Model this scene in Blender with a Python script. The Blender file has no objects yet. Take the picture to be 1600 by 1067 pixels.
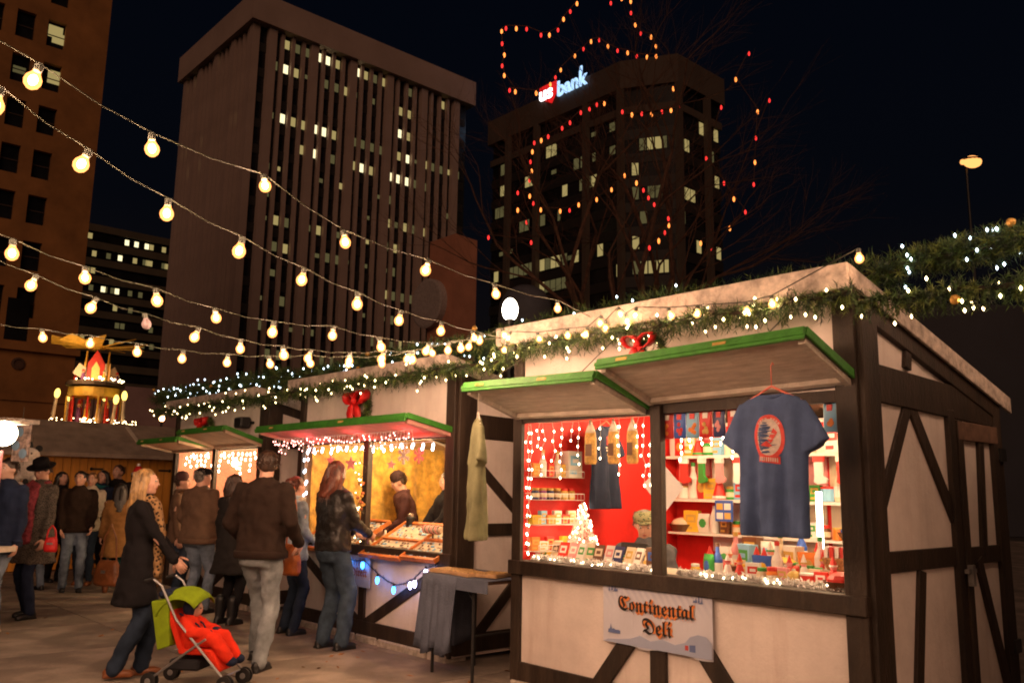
import bpy, bmesh, math, random
from mathutils import Vector, Matrix, Euler, noise
R = random.Random(7)
PI = math.pi
sc = bpy.context.scene
COL = sc.collection
# ------------------------------------------------------------------ camera
FPX, TX, TY, EYE = 1340.0, 800.0, 533.5, 1.5
ROLL = math.atan(.0165)
PITCH = math.atan(230.5 * math.cos(ROLL) / FPX)
FWD = Vector((0, math.cos(PITCH), math.sin(PITCH)))
_r0 = Vector((1, 0, 0)); _u0 = _r0.cross(FWD)
RIGHT = _r0 * math.cos(ROLL) + _u0 * math.sin(ROLL)
UP = RIGHT.cross(FWD)
CAM = Vector((0, 0, EYE))
cd = bpy.data.cameras.new('camera'); cam = bpy.data.objects.new('camera', cd); COL.objects.link(cam)
cd.sensor_width = 36; cd.lens = FPX * 36 / 1600; cd.clip_end = 2000; cd.clip_start = .05
cam.matrix_world = Matrix((( RIGHT.x, UP.x, -FWD.x, 0), (RIGHT.y, UP.y, -FWD.y, 0), (RIGHT.z, UP.z, -FWD.z, EYE), (0, 0, 0, 1)))
sc.camera = cam
sc.view_settings.view_transform = 'Standard'; sc.view_settings.look = 'None'
sc.view_settings.exposure = 0; sc.view_settings.gamma = 1
sc.render.engine = 'CYCLES'
sc.cycles.use_denoising = True
try: sc.cycles.denoiser = 'OPENIMAGEDENOISE'
except Exception: pass
sc.cycles.max_bounces = 5; sc.cycles.diffuse_bounces = 3; sc.cycles.glossy_bounces = 2; sc.cycles.transparent_max_bounces = 8
sc.cycles.sample_clamp_indirect = 4
sc.cycles.sample_clamp_direct = 14
sc.cycles.caustics_reflective = False; sc.cycles.caustics_refractive = False
sc.cycles.pixel_filter_type = 'BLACKMAN_HARRIS'; sc.cycles.filter_width = 1.9
# ------------------------------------------------------------------ night sky
W = bpy.data.worlds.new('World'); sc.world = W; W.use_nodes = True
nt = W.node_tree; nt.nodes.clear()
wo = nt.nodes.new('ShaderNodeOutputWorld'); bg = nt.nodes.new('ShaderNodeBackground')
tc = nt.nodes.new('ShaderNodeTexCoord'); sp = nt.nodes.new('ShaderNodeSeparateXYZ'); cr = nt.nodes.new('ShaderNodeValToRGB')
nt.links.new(tc.outputs['Generated'], sp.inputs[0]); nt.links.new(sp.outputs['Z'], cr.inputs[0])
nt.links.new(cr.outputs[0], bg.inputs[0]); nt.links.new(bg.outputs[0], wo.inputs[0])
e = cr.color_ramp.elements
e[0].position = 0.0; e[0].color = (.010, .0055, .0030, 1)
e[1].position = .55; e[1].color = (.0009, .0017, .0040, 1)
q = e.new(.12); q.color = (.0050, .0036, .0036, 1)
q = e.new(.3); q.color = (.0016, .0021, .0038, 1)
bg.inputs[1].default_value = 1.0
# the glow of the city: one low warm light from behind the camera
sd_ = bpy.data.lights.new('city_glow', 'SUN'); sd_.energy = .58; sd_.color = (1, .55, .34); sd_.angle = math.radians(40)
sun = bpy.data.objects.new('city_glow', sd_); COL.objects.link(sun)
sun.rotation_euler = Vector((.02, 1, -.45)).to_track_quat('-Z', 'Y').to_euler()

def ray(px, py): return FWD + RIGHT * ((px - TX) / FPX) - UP * ((py - TY) / FPX)
def at(px, py, Y=None, z=None):
    d = ray(px, py)
    t = Y / d.y if Y is not None else (z - EYE) / d.z
    return CAM + d * t
# ------------------------------------------------------------------ materials
MATS = {}
def mat(name, col, rough=.7, var=.12, scale=8, bump=.15, bscale=60, metal=0, sheen=0, stretch=None, spec=.5, emis=None):
    if name in MATS: return MATS[name]
    m = bpy.data.materials.new(name); m.use_nodes = True; n = m.node_tree; N = n.nodes; Lk = n.links
    b = N['Principled BSDF']
    tc = N.new('ShaderNodeTexCoord'); mp = N.new('ShaderNodeMapping'); Lk.new(tc.outputs['Object'], mp.inputs[0])
    if stretch: mp.inputs['Scale'].default_value = stretch
    nz = N.new('ShaderNodeTexNoise'); nz.inputs['Scale'].default_value = scale; nz.inputs['Detail'].default_value = 5
    nz.inputs['Roughness'].default_value = .62
    Lk.new(mp.outputs[0], nz.inputs['Vector'])
    rp = N.new('ShaderNodeValToRGB'); Lk.new(nz.outputs['Fac'], rp.inputs[0])
    c = Vector(col[:3]); lo = c * (1 - 2.2 * var); hi = c * (1 + 1.6 * var)
    rp.color_ramp.elements[0].position = .3; rp.color_ramp.elements[1].position = .7
    rp.color_ramp.elements[0].color = (max(lo.x, 0), max(lo.y, 0), max(lo.z, 0), 1); rp.color_ramp.elements[1].color = (min(hi.x, 1), min(hi.y, 1), min(hi.z, 1), 1)
    Lk.new(rp.outputs[0], b.inputs['Base Color'])
    b.inputs['Roughness'].default_value = rough; b.inputs['Metallic'].default_value = metal
    b.inputs['Specular IOR Level'].default_value = spec
    if sheen: b.inputs['Sheen Weight'].default_value = sheen
    if bump:
        n2 = N.new('ShaderNodeTexNoise'); n2.inputs['Scale'].default_value = bscale; n2.inputs['Detail'].default_value = 4
        Lk.new(mp.outputs[0], n2.inputs['Vector'])
        bp = N.new('ShaderNodeBump'); bp.inputs['Strength'].default_value = bump; bp.inputs['Distance'].default_value = .02
        Lk.new(n2.outputs['Fac'], bp.inputs['Height']); Lk.new(bp.outputs[0], b.inputs['Normal'])
    if emis:
        b.inputs['Emission Color'].default_value = (*emis[0], 1); b.inputs['Emission Strength'].default_value = emis[1]
    MATS[name] = m; return m
def em(name, col, s, sample=True):
    if name in MATS: return MATS[name]
    m = bpy.data.materials.new(name); m.use_nodes = True; N = m.node_tree.nodes; N.clear()
    o = N.new('ShaderNodeOutputMaterial'); x = N.new('ShaderNodeEmission')
    x.inputs[0].default_value = (*col, 1); x.inputs[1].default_value = s
    m.node_tree.links.new(x.outputs[0], o.inputs[0])
    m.cycles.emission_sampling = 'AUTO' if sample else 'NONE'
    MATS[name] = m; return m
def shell(name, col, s, mixf=.45):
    m = bpy.data.materials.new(name); m.use_nodes = True; N = m.node_tree.nodes; Lk = m.node_tree.links; N.clear()
    o = N.new('ShaderNodeOutputMaterial'); x = N.new('ShaderNodeEmission'); t = N.new('ShaderNodeBsdfTransparent'); mx = N.new('ShaderNodeMixShader')
    x.inputs[0].default_value = (*col, 1); x.inputs[1].default_value = s
    mx.inputs[0].default_value = mixf
    Lk.new(t.outputs[0], mx.inputs[1]); Lk.new(x.outputs[0], mx.inputs[2]); Lk.new(mx.outputs[0], o.inputs[0])
    m.cycles.emission_sampling = 'NONE'
    MATS[name] = m; return m
M = dict(
 white=mat('painted_siding', (.76, .67, .62), .75, .08, 2, .2, 45),
 trim=mat('dark_brown_timber', (.026, .014, .007), .65, .25, 9, .3, 70, stretch=(1, 1, .3)),
 roofw=mat('weathered_roof_board', (.50, .42, .36), .85, .22, 14, .5, 40),
 roofd=mat('dark_roof_felt', (.06, .05, .045), .9, .2, 20, .4, 90),
 soffit=mat('dark_rafter_wood', (.11, .055, .03), .8, .25, 14, .4, 60),
 ply=mat('plywood', (.52, .38, .26), .7, .12, 6, .2, 50, stretch=(1, 6, 1)),
 plyg=mat('grey_washed_plywood', (.50, .43, .36), .75, .12, 5, .2, 40, stretch=(1, 6, 1)),
 green=mat('green_paint', (.045, .22, .022), .55, .15, 12, .2, 60),
 red=mat('red_wall_paint', (.72, .018, .012), .6, .08, 4, .1, 40),
 cream=mat('cream_counter', (.72, .62, .5), .6, .1, 8, .1, 40),
 gold=mat('gold_cloth', (.62, .36, .06), .6, .25, 9, .5, 30, sheen=.3),
 metal=mat('dull_metal', (.35, .34, .33), .4, .1, 20, .1, 60, metal=.8),
 blackm=mat('black_metal', (.015, .015, .016), .45, .1, 20, .1, 60),
 black=mat('black_plastic', (.012, .012, .013), .45, .1, 20, .05, 60),
 wire=mat('pale_wire', (.07, .075, .05), .5, .1, 20, 0),
 darkwire=mat('dark_wire', (.03, .03, .025), .5, .1, 20, 0),
 socket=mat('grey_bulb_socket', (.10, .11, .09), .5, .1, 20, 0),
 needle=mat('pine_needle', (.045, .095, .022), .6, .5, 30, 0),
 stone=mat('curb_stone', (.42, .36, .30), .9, .2, 12, .5, 40),
 redcloth=mat('red_ribbon', (.62, .012, .012), .5, .15, 8, .2, 40),
 paper=mat('white_paper', (.78, .76, .74), .7, .04, 5, .05, 30),
)
M['bulb'] = em('bulb_filament_glow', (1, .58, .35), 1150)
M['bulbs'] = em('small_bulb_glow', (1, .60, .28), 120)
M['shell'] = shell('amber_bulb_glass', (1, .34, .09), 5.2, .4)
M['bulbrow'] = em('bulb_row_glow', (1, .55, .30), 500)
M['warm'] = em('warm_fairy_glow', (1, .74, .36), 14, False)
M['warm2'] = em('icicle_fairy_glow', (1, .80, .50), 18, False)
M['cool'] = em('cool_fairy_glow', (.72, .88, 1), 9, False)
M['pinkl'] = em('pink_fairy_glow', (1, .40, .34), 9, False)
def weather(m, tint, amount=.5, low=None):
    n = m.node_tree; N = n.nodes; Lk = n.links; b = N['Principled BSDF']; src = b.inputs['Base Color'].links[0].from_socket
    tc = N.new('ShaderNodeTexCoord'); mp = N.new('ShaderNodeMapping'); mp.inputs['Scale'].default_value = (5, 5, .55); Lk.new(tc.outputs['Object'], mp.inputs[0])
    nz = N.new('ShaderNodeTexNoise'); nz.inputs['Scale'].default_value = 1.6; nz.inputs['Detail'].default_value = 8; nz.inputs['Roughness'].default_value = .7; Lk.new(mp.outputs[0], nz.inputs['Vector'])
    mr = N.new('ShaderNodeMapRange'); mr.inputs[1].default_value = .50; mr.inputs[2].default_value = .72; mr.inputs[4].default_value = amount; Lk.new(nz.outputs['Fac'], mr.inputs[0])
    fac = mr.outputs[0]
    if low:
        sp = N.new('ShaderNodeSeparateXYZ'); Lk.new(tc.outputs['Object'], sp.inputs[0]); m2 = N.new('ShaderNodeMapRange'); m2.inputs[1].default_value = low; m2.inputs[2].default_value = 0; m2.inputs[4].default_value = .45; Lk.new(sp.outputs['Z'], m2.inputs[0])
        n3 = N.new('ShaderNodeTexNoise'); n3.inputs['Scale'].default_value = 7; n3.inputs['Detail'].default_value = 6; Lk.new(tc.outputs['Object'], n3.inputs['Vector'])
        mu = N.new('ShaderNodeMath'); mu.operation = 'MULTIPLY'; Lk.new(m2.outputs[0], mu.inputs[0]); Lk.new(n3.outputs['Fac'], mu.inputs[1]); ad = N.new('ShaderNodeMath'); ad.use_clamp = True; Lk.new(mu.outputs[0], ad.inputs[0]); Lk.new(fac, ad.inputs[1]); fac = ad.outputs[0]
    mx = N.new('ShaderNodeMixRGB'); mx.inputs[2].default_value = (*tint, 1); Lk.new(fac, mx.inputs[0]); Lk.new(src, mx.inputs[1]); Lk.new(mx.outputs[0], b.inputs['Base Color'])
weather(M['white'], (.50, .36, .30), .35, .55); weather(M['trim'], (.075, .050, .034), .6); weather(M['plyg'], (.30, .22, .16), .5)
# ------------------------------------------------------------------ mesh helpers
class MB:
    def __init__(s): s.v = []; s.f = []; s.m = []; s.mats = []
    def mi(s, m):
        if m not in s.mats: s.mats.append(m)
        return s.mats.index(m)
    def add(s, vs, fs, m):
        o = len(s.v); k = s.mi(m); s.v += [tuple(p) for p in vs]
        for f in fs: s.f.append([i + o for i in f]); s.m.append(k)
        return s
    def box(s, x0, x1, y0, y1, z0, z1, m, T=None):
        vs = [Vector((x, y, z)) for z in (z0, z1) for y in (y0, y1) for x in (x0, x1)]
        if T: vs = [T @ p for p in vs]
        return s.add(vs, [(0, 2, 3, 1), (4, 5, 7, 6), (0, 1, 5, 4), (2, 6, 7, 3), (0, 4, 6, 2), (1, 3, 7, 5)], m)
    def prism(s, pts, off, m):
        n = len(pts); off = Vector(off); a = [Vector(p) for p in pts]; b = [p + off for p in a]
        nrm = Vector((0, 0, 0))
        for i in range(n): nrm += a[i].cross(a[(i + 1) % n])
        if nrm.dot(off) < 0: a.reverse(); b.reverse()
        return s.add(a + b, [tuple(reversed(range(n))), tuple(range(n, 2 * n))] + [(i, (i + 1) % n, n + (i + 1) % n, n + i) for i in range(n)], m)
    def tube(s, pts, r, m, n=6, cap=True):
        pts = [Vector(p) for p in pts]; L = len(pts); rs = r if isinstance(r, (list, tuple)) else [r] * L
        vs = []; px = None
        for i, p in enumerate(pts):
            t = (pts[min(i + 1, L - 1)] - pts[max(i - 1, 0)])
            t = t.normalized() if t.length > 1e-9 else Vector((0, 0, 1))
            if px is None: px = t.cross(Vector((0, 0, 1))) if abs(t.z) < .9 else t.cross(Vector((1, 0, 0)))
            px = (px - t * px.dot(t)).normalized(); py = t.cross(px)
            for k in range(n):
                a = 2 * PI * k / n; vs.append(p + (px * math.cos(a) + py * math.sin(a)) * rs[i])
        fs = [(i * n + k, i * n + (k + 1) % n, (i + 1) * n + (k + 1) % n, (i + 1) * n + k) for i in range(L - 1) for k in range(n)]
        if cap: fs += [tuple(reversed(range(n))), tuple(range((L - 1) * n, L * n))]
        return s.add(vs, fs, m)
    def lathe(s, prof, m, c=(0, 0, 0), n=12, sx=1, sy=1, T=None):
        c = Vector(c); vs = []
        for r, z in prof:
            for k in range(n):
                a = 2 * PI * k / n; p = Vector((r * math.cos(a) * sx, r * math.sin(a) * sy, z))
                vs.append(c + (T @ p if T else p))
        L = len(prof)
        fs = [(i * n + k, i * n + (k + 1) % n, (i + 1) * n + (k + 1) % n, (i + 1) * n + k) for i in range(L - 1) for k in range(n)]
        fs += [tuple(reversed(range(n))), tuple(range((L - 1) * n, L * n))]
        return s.add(vs, fs, m)
    def ball(s, c, r, m, nu=10, nv=7, T=None):
        rx, ry, rz = r if isinstance(r, (tuple, list, Vector)) else (r, r, r)
        prof = [(max(math.sin(PI * i / nv), .02), -math.cos(PI * i / nv)) for i in range(nv + 1)]
        c = Vector(c); vs = []
        for rr, z in prof:
            for k in range(nu):
                a = 2 * PI * k / nu; p = Vector((rr * math.cos(a) * rx, rr * math.sin(a) * ry, z * rz))
                vs.append(c + (T @ p if T else p))
        L = nv + 1
        fs = [(i * nu + k, i * nu + (k + 1) % nu, (i + 1) * nu + (k + 1) % nu, (i + 1) * nu + k) for i in range(L - 1) for k in range(nu)]
        fs += [tuple(reversed(range(nu))), tuple(range((L - 1) * nu, L * nu))]
        return s.add(vs, fs, m)
    def octa(s, c, r, m):
        c = Vector(c); rr = (r, r, r) if not isinstance(r, tuple) else r
        vs = [c + Vector(p) for p in ((rr[0], 0, 0), (-rr[0], 0, 0), (0, rr[1], 0), (0, -rr[1], 0), (0, 0, rr[2]), (0, 0, -rr[2]))]
        return s.add(vs, [(0, 2, 4), (2, 1, 4), (1, 3, 4), (3, 0, 4), (2, 0, 5), (1, 2, 5), (3, 1, 5), (0, 3, 5)], m)
    def loft(s, rings, m, cap=True):
        n = len(rings[0]); vs = [p for r in rings for p in r]; L = len(rings)
        fs = [(i * n + k, i * n + (k + 1) % n, (i + 1) * n + (k + 1) % n, (i + 1) * n + k) for i in range(L - 1) for k in range(n)]
        if cap: fs += [tuple(reversed(range(n))), tuple(range((L - 1) * n, L * n))]
        return s.add(vs, fs, m)
    def mesh(s, name):
        me = bpy.data.meshes.new(name); me.from_pydata(s.v, [], s.f)
        for m in s.mats: me.materials.append(m)
        me.polygons.foreach_set('material_index', s.m); me.update(); return me
    def build(s, name, parent=None, smooth=False, kind=None, bevel=0, loc=None):
        me = s.mesh(name); o = bpy.data.objects.new(name, me); COL.objects.link(o)
        if parent: o.parent = parent
        if smooth: me.polygons.foreach_set('use_smooth', [True] * len(me.polygons))
        if kind: o['kind'] = kind
        if bevel:
            b = o.modifiers.new('bevel', 'BEVEL'); b.width = bevel; b.segments = 1; b.limit_method = 'ANGLE'
        if loc: o.location = loc
        return o
def tag(o, label=None, cat=None, group=None, kind=None):
    if label: o['label'] = label
    if cat: o['category'] = cat
    if group: o['group'] = group
    if kind: o['kind'] = kind
    return o
def thing(name, label, cat, loc=(0, 0, 0), rz=0, group=None):
    o = bpy.data.objects.new(name, None); COL.objects.link(o); o.location = loc; o.rotation_euler = (0, 0, rz)
    o.empty_display_size = .1
    return tag(o, label, cat, group)
def inst(name, me, parent=None, loc=(0, 0, 0), rot=(0, 0, 0), scale=None):
    o = bpy.data.objects.new(name, me); COL.objects.link(o)
    if parent: o.parent = parent
    o.location = loc; o.rotation_euler = rot
    if scale: o.scale = scale
    return o
# street-grid axes: u runs along the stall fronts to the right, v runs back from them
ANG = math.radians(-48)
U = Vector((math.cos(ANG), math.sin(ANG), 0)); V = Vector((-math.sin(ANG), math.cos(ANG), 0))
class Frame:
    def __init__(s, O): s.O = Vector((O[0], O[1], 0))
    def w(s, a, d, h=0): return s.O + U * a + V * d + Vector((0, 0, h))
    def on_d(s, px, py, d=0):         # local point seen on the plane parallel to the front
        r = ray(px, py); p0 = s.O + V * d; t = (p0 - CAM).dot(V) / r.dot(V); q = CAM + r * t - s.O
        return Vector((q.dot(U), q.dot(V), q.z))
    def on_a(s, px, py, a=0):
        r = ray(px, py); p0 = s.O + U * a; t = (p0 - CAM).dot(U) / r.dot(U); q = CAM + r * t - s.O
        return Vector((q.dot(U), q.dot(V), q.z))
    def on_z(s, px, py, z=0):
        q = at(px, py, z=z) - s.O
        return Vector((q.dot(U), q.dot(V), q.z))
B1 = Frame((.044, 6.978))
B2 = Frame(B1.w(-3.86, .17)); B3 = Frame(B1.w(-7.70, .20)); B0 = Frame(B1.w(3.93, 0))
# ================================================================== text
def text_mesh(body, size, ext=.004, align='CENTER', font=None, offset=0, shear=0):
    cu = bpy.data.curves.new('lettering', 'FONT'); cu.body = body; cu.size = size; cu.extrude = ext; cu.align_x = align; cu.offset = offset; cu.shear = shear
    cu.resolution_u = 3
    o = bpy.data.objects.new('lettering_source', cu); COL.objects.link(o)
    dg = bpy.context.evaluated_depsgraph_get(); me = bpy.data.meshes.new_from_object(o.evaluated_get(dg))
    bpy.data.objects.remove(o); return me
# ================================================================== ground
def ground_mat():
    m = mat('paving', (.30, .245, .20), .82, .14, .9, .3, 30)
    n = m.node_tree; N = n.nodes; Lk = n.links; b = N['Principled BSDF']
    src = b.inputs['Base Color'].links[0].from_socket
    tc = N.new('ShaderNodeTexCoord'); vo = N.new('ShaderNodeTexNoise'); vo.inputs['Scale'].default_value = 260; vo.inputs['Detail'].default_value = 2
    Lk.new(tc.outputs['Object'], vo.inputs['Vector'])
    st = N.new('ShaderNodeTexNoise'); st.inputs['Scale'].default_value = 2.3; st.inputs['Detail'].default_value = 7; Lk.new(tc.outputs['Object'], st.inputs['Vector'])
    r1 = N.new('ShaderNodeMapRange'); r1.inputs[1].default_value = .45; r1.inputs[2].default_value = .62; r1.inputs[3].default_value = .72; r1.inputs[4].default_value = 1.1
    Lk.new(st.outputs['Fac'], r1.inputs[0])
    r2 = N.new('ShaderNodeMapRange'); r2.inputs[1].default_value = .3; r2.inputs[2].default_value = .7; r2.inputs[3].default_value = .8; r2.inputs[4].default_value = 1.2
    Lk.new(vo.outputs['Fac'], r2.inputs[0])
    mu = N.new('ShaderNodeMath'); mu.operation = 'MULTIPLY'; Lk.new(r1.outputs[0], mu.inputs[0]); Lk.new(r2.outputs[0], mu.inputs[1])
    vm = N.new('ShaderNodeVectorMath'); vm.operation = 'SCALE'; Lk.new(src, vm.inputs[0]); Lk.new(mu.outputs[0], vm.inputs['Scale'])
    Lk.new(vm.outputs[0], b.inputs['Base Color']); b.inputs['Specular IOR Level'].default_value = .25
    return m
MB().add([(-600, -600, -.02), (600, -600, -.02), (600, 600, -.02), (-600, 600, -.02)], [(0, 1, 2, 3)], mat('asphalt', (.05, .045, .04), .9)).build('ground', kind='structure')
GM = ground_mat()
slab = MB()
SL = 1.52
nA = 0
plaza = tag(MB().box(-30, 30, -14, 34, -.016, -.012, GM).build('plaza', kind='structure'))
plaza.rotation_euler.z = ANG
# concrete paving slabs near the camera: shallow recessed joints, each slab an object
slab_me = MB().box(-SL / 2 + .006, SL / 2 - .006, -SL / 2 + .006, SL / 2 - .006, -.011, 0, GM).mesh('paving_slab')
for i in range(-9, 4):
    for j in range(-5, 4):
        c = B1.w(i * SL + .3, j * SL - .75)
        if c.y < 3.5 or abs(c.x / max(c.y, .1)) > .85 or c.y > 18: continue
        o = inst('paving_slab', slab_me, plaza); 
        o.matrix_parent_inverse = plaza.matrix_basis.inverted()
        o.location = (c.x, c.y, R.uniform(-.0015, .0015)); o.rotation_euler.z = ANG
# a few dry leaves blown on the paving
lv = MB(); rl_ = random.Random(8); lfm = mat('dry_leaf', (.30, .13, .04), .8, .3, 20, 0)
for i in range(70):
    c = B1.w(rl_.uniform(-3.5, .1), rl_.gauss(-.5, .7), .006) if i < 45 else B1.w(rl_.uniform(-7, -1), rl_.uniform(-3.5, -.4), .006)
    a_ = rl_.uniform(0, 6.3); L_ = rl_.uniform(.02, .045); d_ = Vector((math.cos(a_), math.sin(a_), .15)) * L_; n_ = Vector((-math.sin(a_), math.cos(a_), rl_.uniform(-.3, .6))) * L_ * .5
    lv.add([c - d_, c - n_ * .9, c + d_, c + n_], [(0, 1, 2, 3)], lfm)
tag(lv.build('fallen_leaves', kind='stuff'), 'dry brown leaves scattered on the paving by the folding table')
# ================================================================== towers
def frame_at(px, py, Y): p = at(px, py, Y=Y); f = Frame((p.x, p.y)); f.z = p.z; return f
lit_me = {}
LITM = [em('window_glow_dim', (.60, .50, .20), .15, False), em('window_glow_mid', (.92, .70, .26), .40, False), em('window_glow_bright', (1, .86, .48), 1.5, False)]
def lit(w, h, k, axis):
    key = (round(w, 2), round(h, 2), k, axis)
    if key not in lit_me:
        mb = MB()
        if axis == 'x': mb.box(0, .04, -w / 2, w / 2, -h / 2, h / 2, LITM[k])
        else: mb.box(-w / 2, w / 2, -.04, 0, -h / 2, h / 2, LITM[k])
        lit_me[key] = mb.mesh('lit_window')
    return lit_me[key]
concrete = mat('pinkish_concrete', (.38, .275, .235), .85, .08, .12, .1, 3)
glass = mat('dark_tower_glass', (.012, .012, .014), .25, .3, .3, 0)
TA = frame_at(400, 36, 110)
ta = thing('office_tower', 'tall pinkish office tower with vertical piers and a heavy flat cap', 'tower', TA.O, ANG)
MB().box(-25, -.6, .6, 38.1, 0, 64.9, glass).build('glass_core', ta)
MB().box(-25.9, .9, -.9, 38.9, 64.8, 69.0, concrete).build('roof_cap', ta)
pm = MB().box(-.8, .25, -.6, .6, 0, 64.8, concrete).mesh('pier'); mm = MB().box(-.7, .02, -.24, .24, 0, 64.8, concrete).mesh('mullion')
pm2 = MB().box(-.6, .6, -.25, .8, 0, 64.8, concrete).mesh('pier'); mm2 = MB().box(-.2, .2, -.02, .7, 0, 64.8, concrete).mesh('mullion')
for k in range(6): inst('pier', pm, ta, (0, 2.6 + 6.58 * k, 0))
for k in range(5):
    for j in range(1, 4): inst('mullion', mm, ta, (0, 2.6 + 6.58 * k + 6.58 * j / 4, 0))
for k in range(5): inst('pier', pm2, ta, (-.8 - 5.9 * k, 0, 0))
for k in range(4):
    for j in range(1, 4): inst('mullion', mm2, ta, (-.8 - 5.9 * k - 5.9 * j / 4, 0, 0))
mb = MB()
for k in range(17): mb.box(-.62, -.52, .7, 37.8, 62.4 - 3.72 * k - 1.3, 62.4 - 3.72 * k, mat('dark_spandrel', (.02, .018, .017), .6, .1, 1, 0))
mb.build('spandrel_bands', ta, kind='stuff')
WA = '525,150,1 570,165,0 600,180,0 662,200,2 697,213,2 735,232,1 812,262,2 853,275,1 885,290,0 920,300,1 1028,345,0 1190,420,1 520,297,2 560,305,1 758,385,1 1023,420,2 1057,430,1 1052,490,1 987,527,2 1018,550,1 1048,555,0 502,502,2 540,510,1 578,530,1 633,540,2 670,553,2 708,562,1 742,577,2 797,590,0 825,600,0 870,610,0 572,590,1 628,610,2 703,630,0 735,650,1 788,665,1 822,675,2 858,685,2 893,690,1 943,708,2 977,727,2 1010,665,1 1040,673,2 1090,690,1 1120,700,0 1150,710,0 1180,718,0 1228,740,0 937,770,2 972,780,1 1007,793,2 1037,803,0 1080,758,0 1112,768,0 1030,932,1 1077,943,1 960,975,1 992,995,1 675,970,1 503,932,1 535,1020,1 455,1000,0 965,845,0 980,655,0 1008,735,0'
used = set()
def snapA(px, py, k):
    q = TA.on_a(px, py, -.5); f = (q.y - 2.6) / 6.58; b = math.floor(f); j = min(3, max(0, int((f - b) * 4)))
    d = 2.6 + 6.58 * b + 6.58 * (j + .5) / 4; lo = .3 if j == 0 else 0; hi = .3 if j == 3 else 0
    row = max(0, round((63.5 - q.z) / 3.72)); z = 63.5 - 3.72 * row
    if (b, j, row) in used or b < 0 or b > 5: return
    used.add((b, j, row)); inst('lit_window', lit(.80, 1.3, k, 'x'), ta, (-.56, d + (lo - hi) / 2, z))
for t in WA.split():
    x, y, k = [int(q_) for q_ in t.split(',')]; snapA(250 + x / 2.668, y / 2.668, k)
for x, y, k in ((145, 35, 0), (215, 60, 0), (40, 110, 0), (90, 135, 1), (15, 530, 1), (65, 540, 0), (120, 555, 0), (190, 570, 0), (240, 580, 0)): snapA(600 + x / 4.104, 340 + y / 4.104, k)
for x, y, k in ((1170, 280, 1), (1165, 370, 1), (1240, 300, 0), (1240, 395, 0), (1165, 230, 0)): snapA(x / 3.1375, 360 + y / 3.1375, k)
for x, y in ((150, 385), (170, 365), (130, 405), (245, 310), (262, 292), (235, 380), (225, 392), (110, 645), (125, 630), (210, 635), (185, 665), (320, 490), (310, 550), (275, 600), (120, 760), (190, 590), (270, 860), (100, 660)):
    q = TA.on_d(250 + x / 2.668, y / 2.668, .4); row = max(0, round((63.5 - q.z) / 3.72)); col = math.floor((-.8 - q.x) / 1.475)
    if ('L', col, row) in used: continue
    used.add(('L', col, row)); inst('lit_window', lit(.9, 1.7, 0, 'y'), ta, (-.8 - 1.475 * (col + .5), .55, 63.5 - 3.72 * row))
rw = random.Random(77)
for i in range(150):
    b_ = rw.randrange(5); j_ = rw.randrange(4); row = rw.choice([1, 3, 5, 6, 7, 8, 9, 10, 11, 12, 13, 14, 15])
    if (b_, j_, row) in used: continue
    used.add((b_, j_, row)); inst('lit_window', lit(rw.choice([.4, .6, .8]), rw.choice([.6, .9, 1.3]), 1 if rw.random() < .12 else 0, 'x'), ta, (-.56, 2.6 + 6.58 * b_ + 6.58 * (j_ + .5) / 4, 63.5 - 3.72 * row))
# podium of the tower
pq = at(195, 640, Y=62)
MB().box(-2, 6.5, -9, 9, 0, 8.0, mat('podium_concrete', (.34, .215, .20), .85, .1, .5, .1, 3)).build('low_podium_building', loc=(pq.x + 2.6, pq.y + 6, 0))
o = bpy.data.objects['low_podium_building']; o.rotation_euler.z = ANG; tag(o, 'low plain mauve block behind the candle pyramid at the foot of the tower', 'building')
# ---- second tower (chamfered corner, lit sign)
TB = frame_at(1030, 100, 120)
tb = thing('bank_tower', 'dark glass tower with thin pale columns and lit bank sign behind the bare tree', 'tower', TB.O, ANG)
cL = TB.on_d(972, 400).x; cR = TB.on_a(1062, 400).y
def foot(g): return [(-39 - g, -g), (cL, -g), (g, cR), (g, 16.3 + g), (-39 - g, 16.3 + g)]
brownc = mat('brown_concrete', (.085, .062, .048), .85, .08, .2, .1, 3)
def ext(mb, g, z0, z1, m): return mb.prism([(x, y, z0) for x, y in foot(g)], (0, 0, z1 - z0), m)
ext(MB(), -.5, 0, 63.5, glass).build('glass_core', tb)
ext(MB(), .3, 63.4, 68.0, brownc).build('roof_cap', tb)
ext(MB(), -.1, 59.2, 60.4, brownc).build('cornice', tb)
mb = MB()
for k in range(15): ext(mb, -.35, 56.6 - 3.9 * k - 1.6, 56.6 - 3.9 * k, mat('dark_spandrel', (.02, .018, .017)))
mb.build('spandrel_bands', tb, kind='stuff')
cm = MB().box(-.45, .45, -.45, .45, 0, 63.4, brownc).mesh('column')
for px in (793, 838, 916, 971): inst('column', cm, tb, (TB.on_d(px, 350).x, -.1, 0))
for px in (1063, 1108): inst('column', cm, tb, (.1, TB.on_a(px, 350).y, 0))
faceC = Vector((-cL, cR, 0)).normalized(); nC = Vector((faceC.y, -faceC.x, 0))
def hitC(px, py):
    Rm = Matrix.Rotation(ANG, 3, 'Z'); p0 = TB.O + Rm @ Vector((cL, -.35, 0)); n = Rm @ nC
    r = ray(px, py); t = (p0 - CAM).dot(n) / r.dot(n); q = CAM + r * t - p0; return q.dot(Rm @ faceC), q.z
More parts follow.
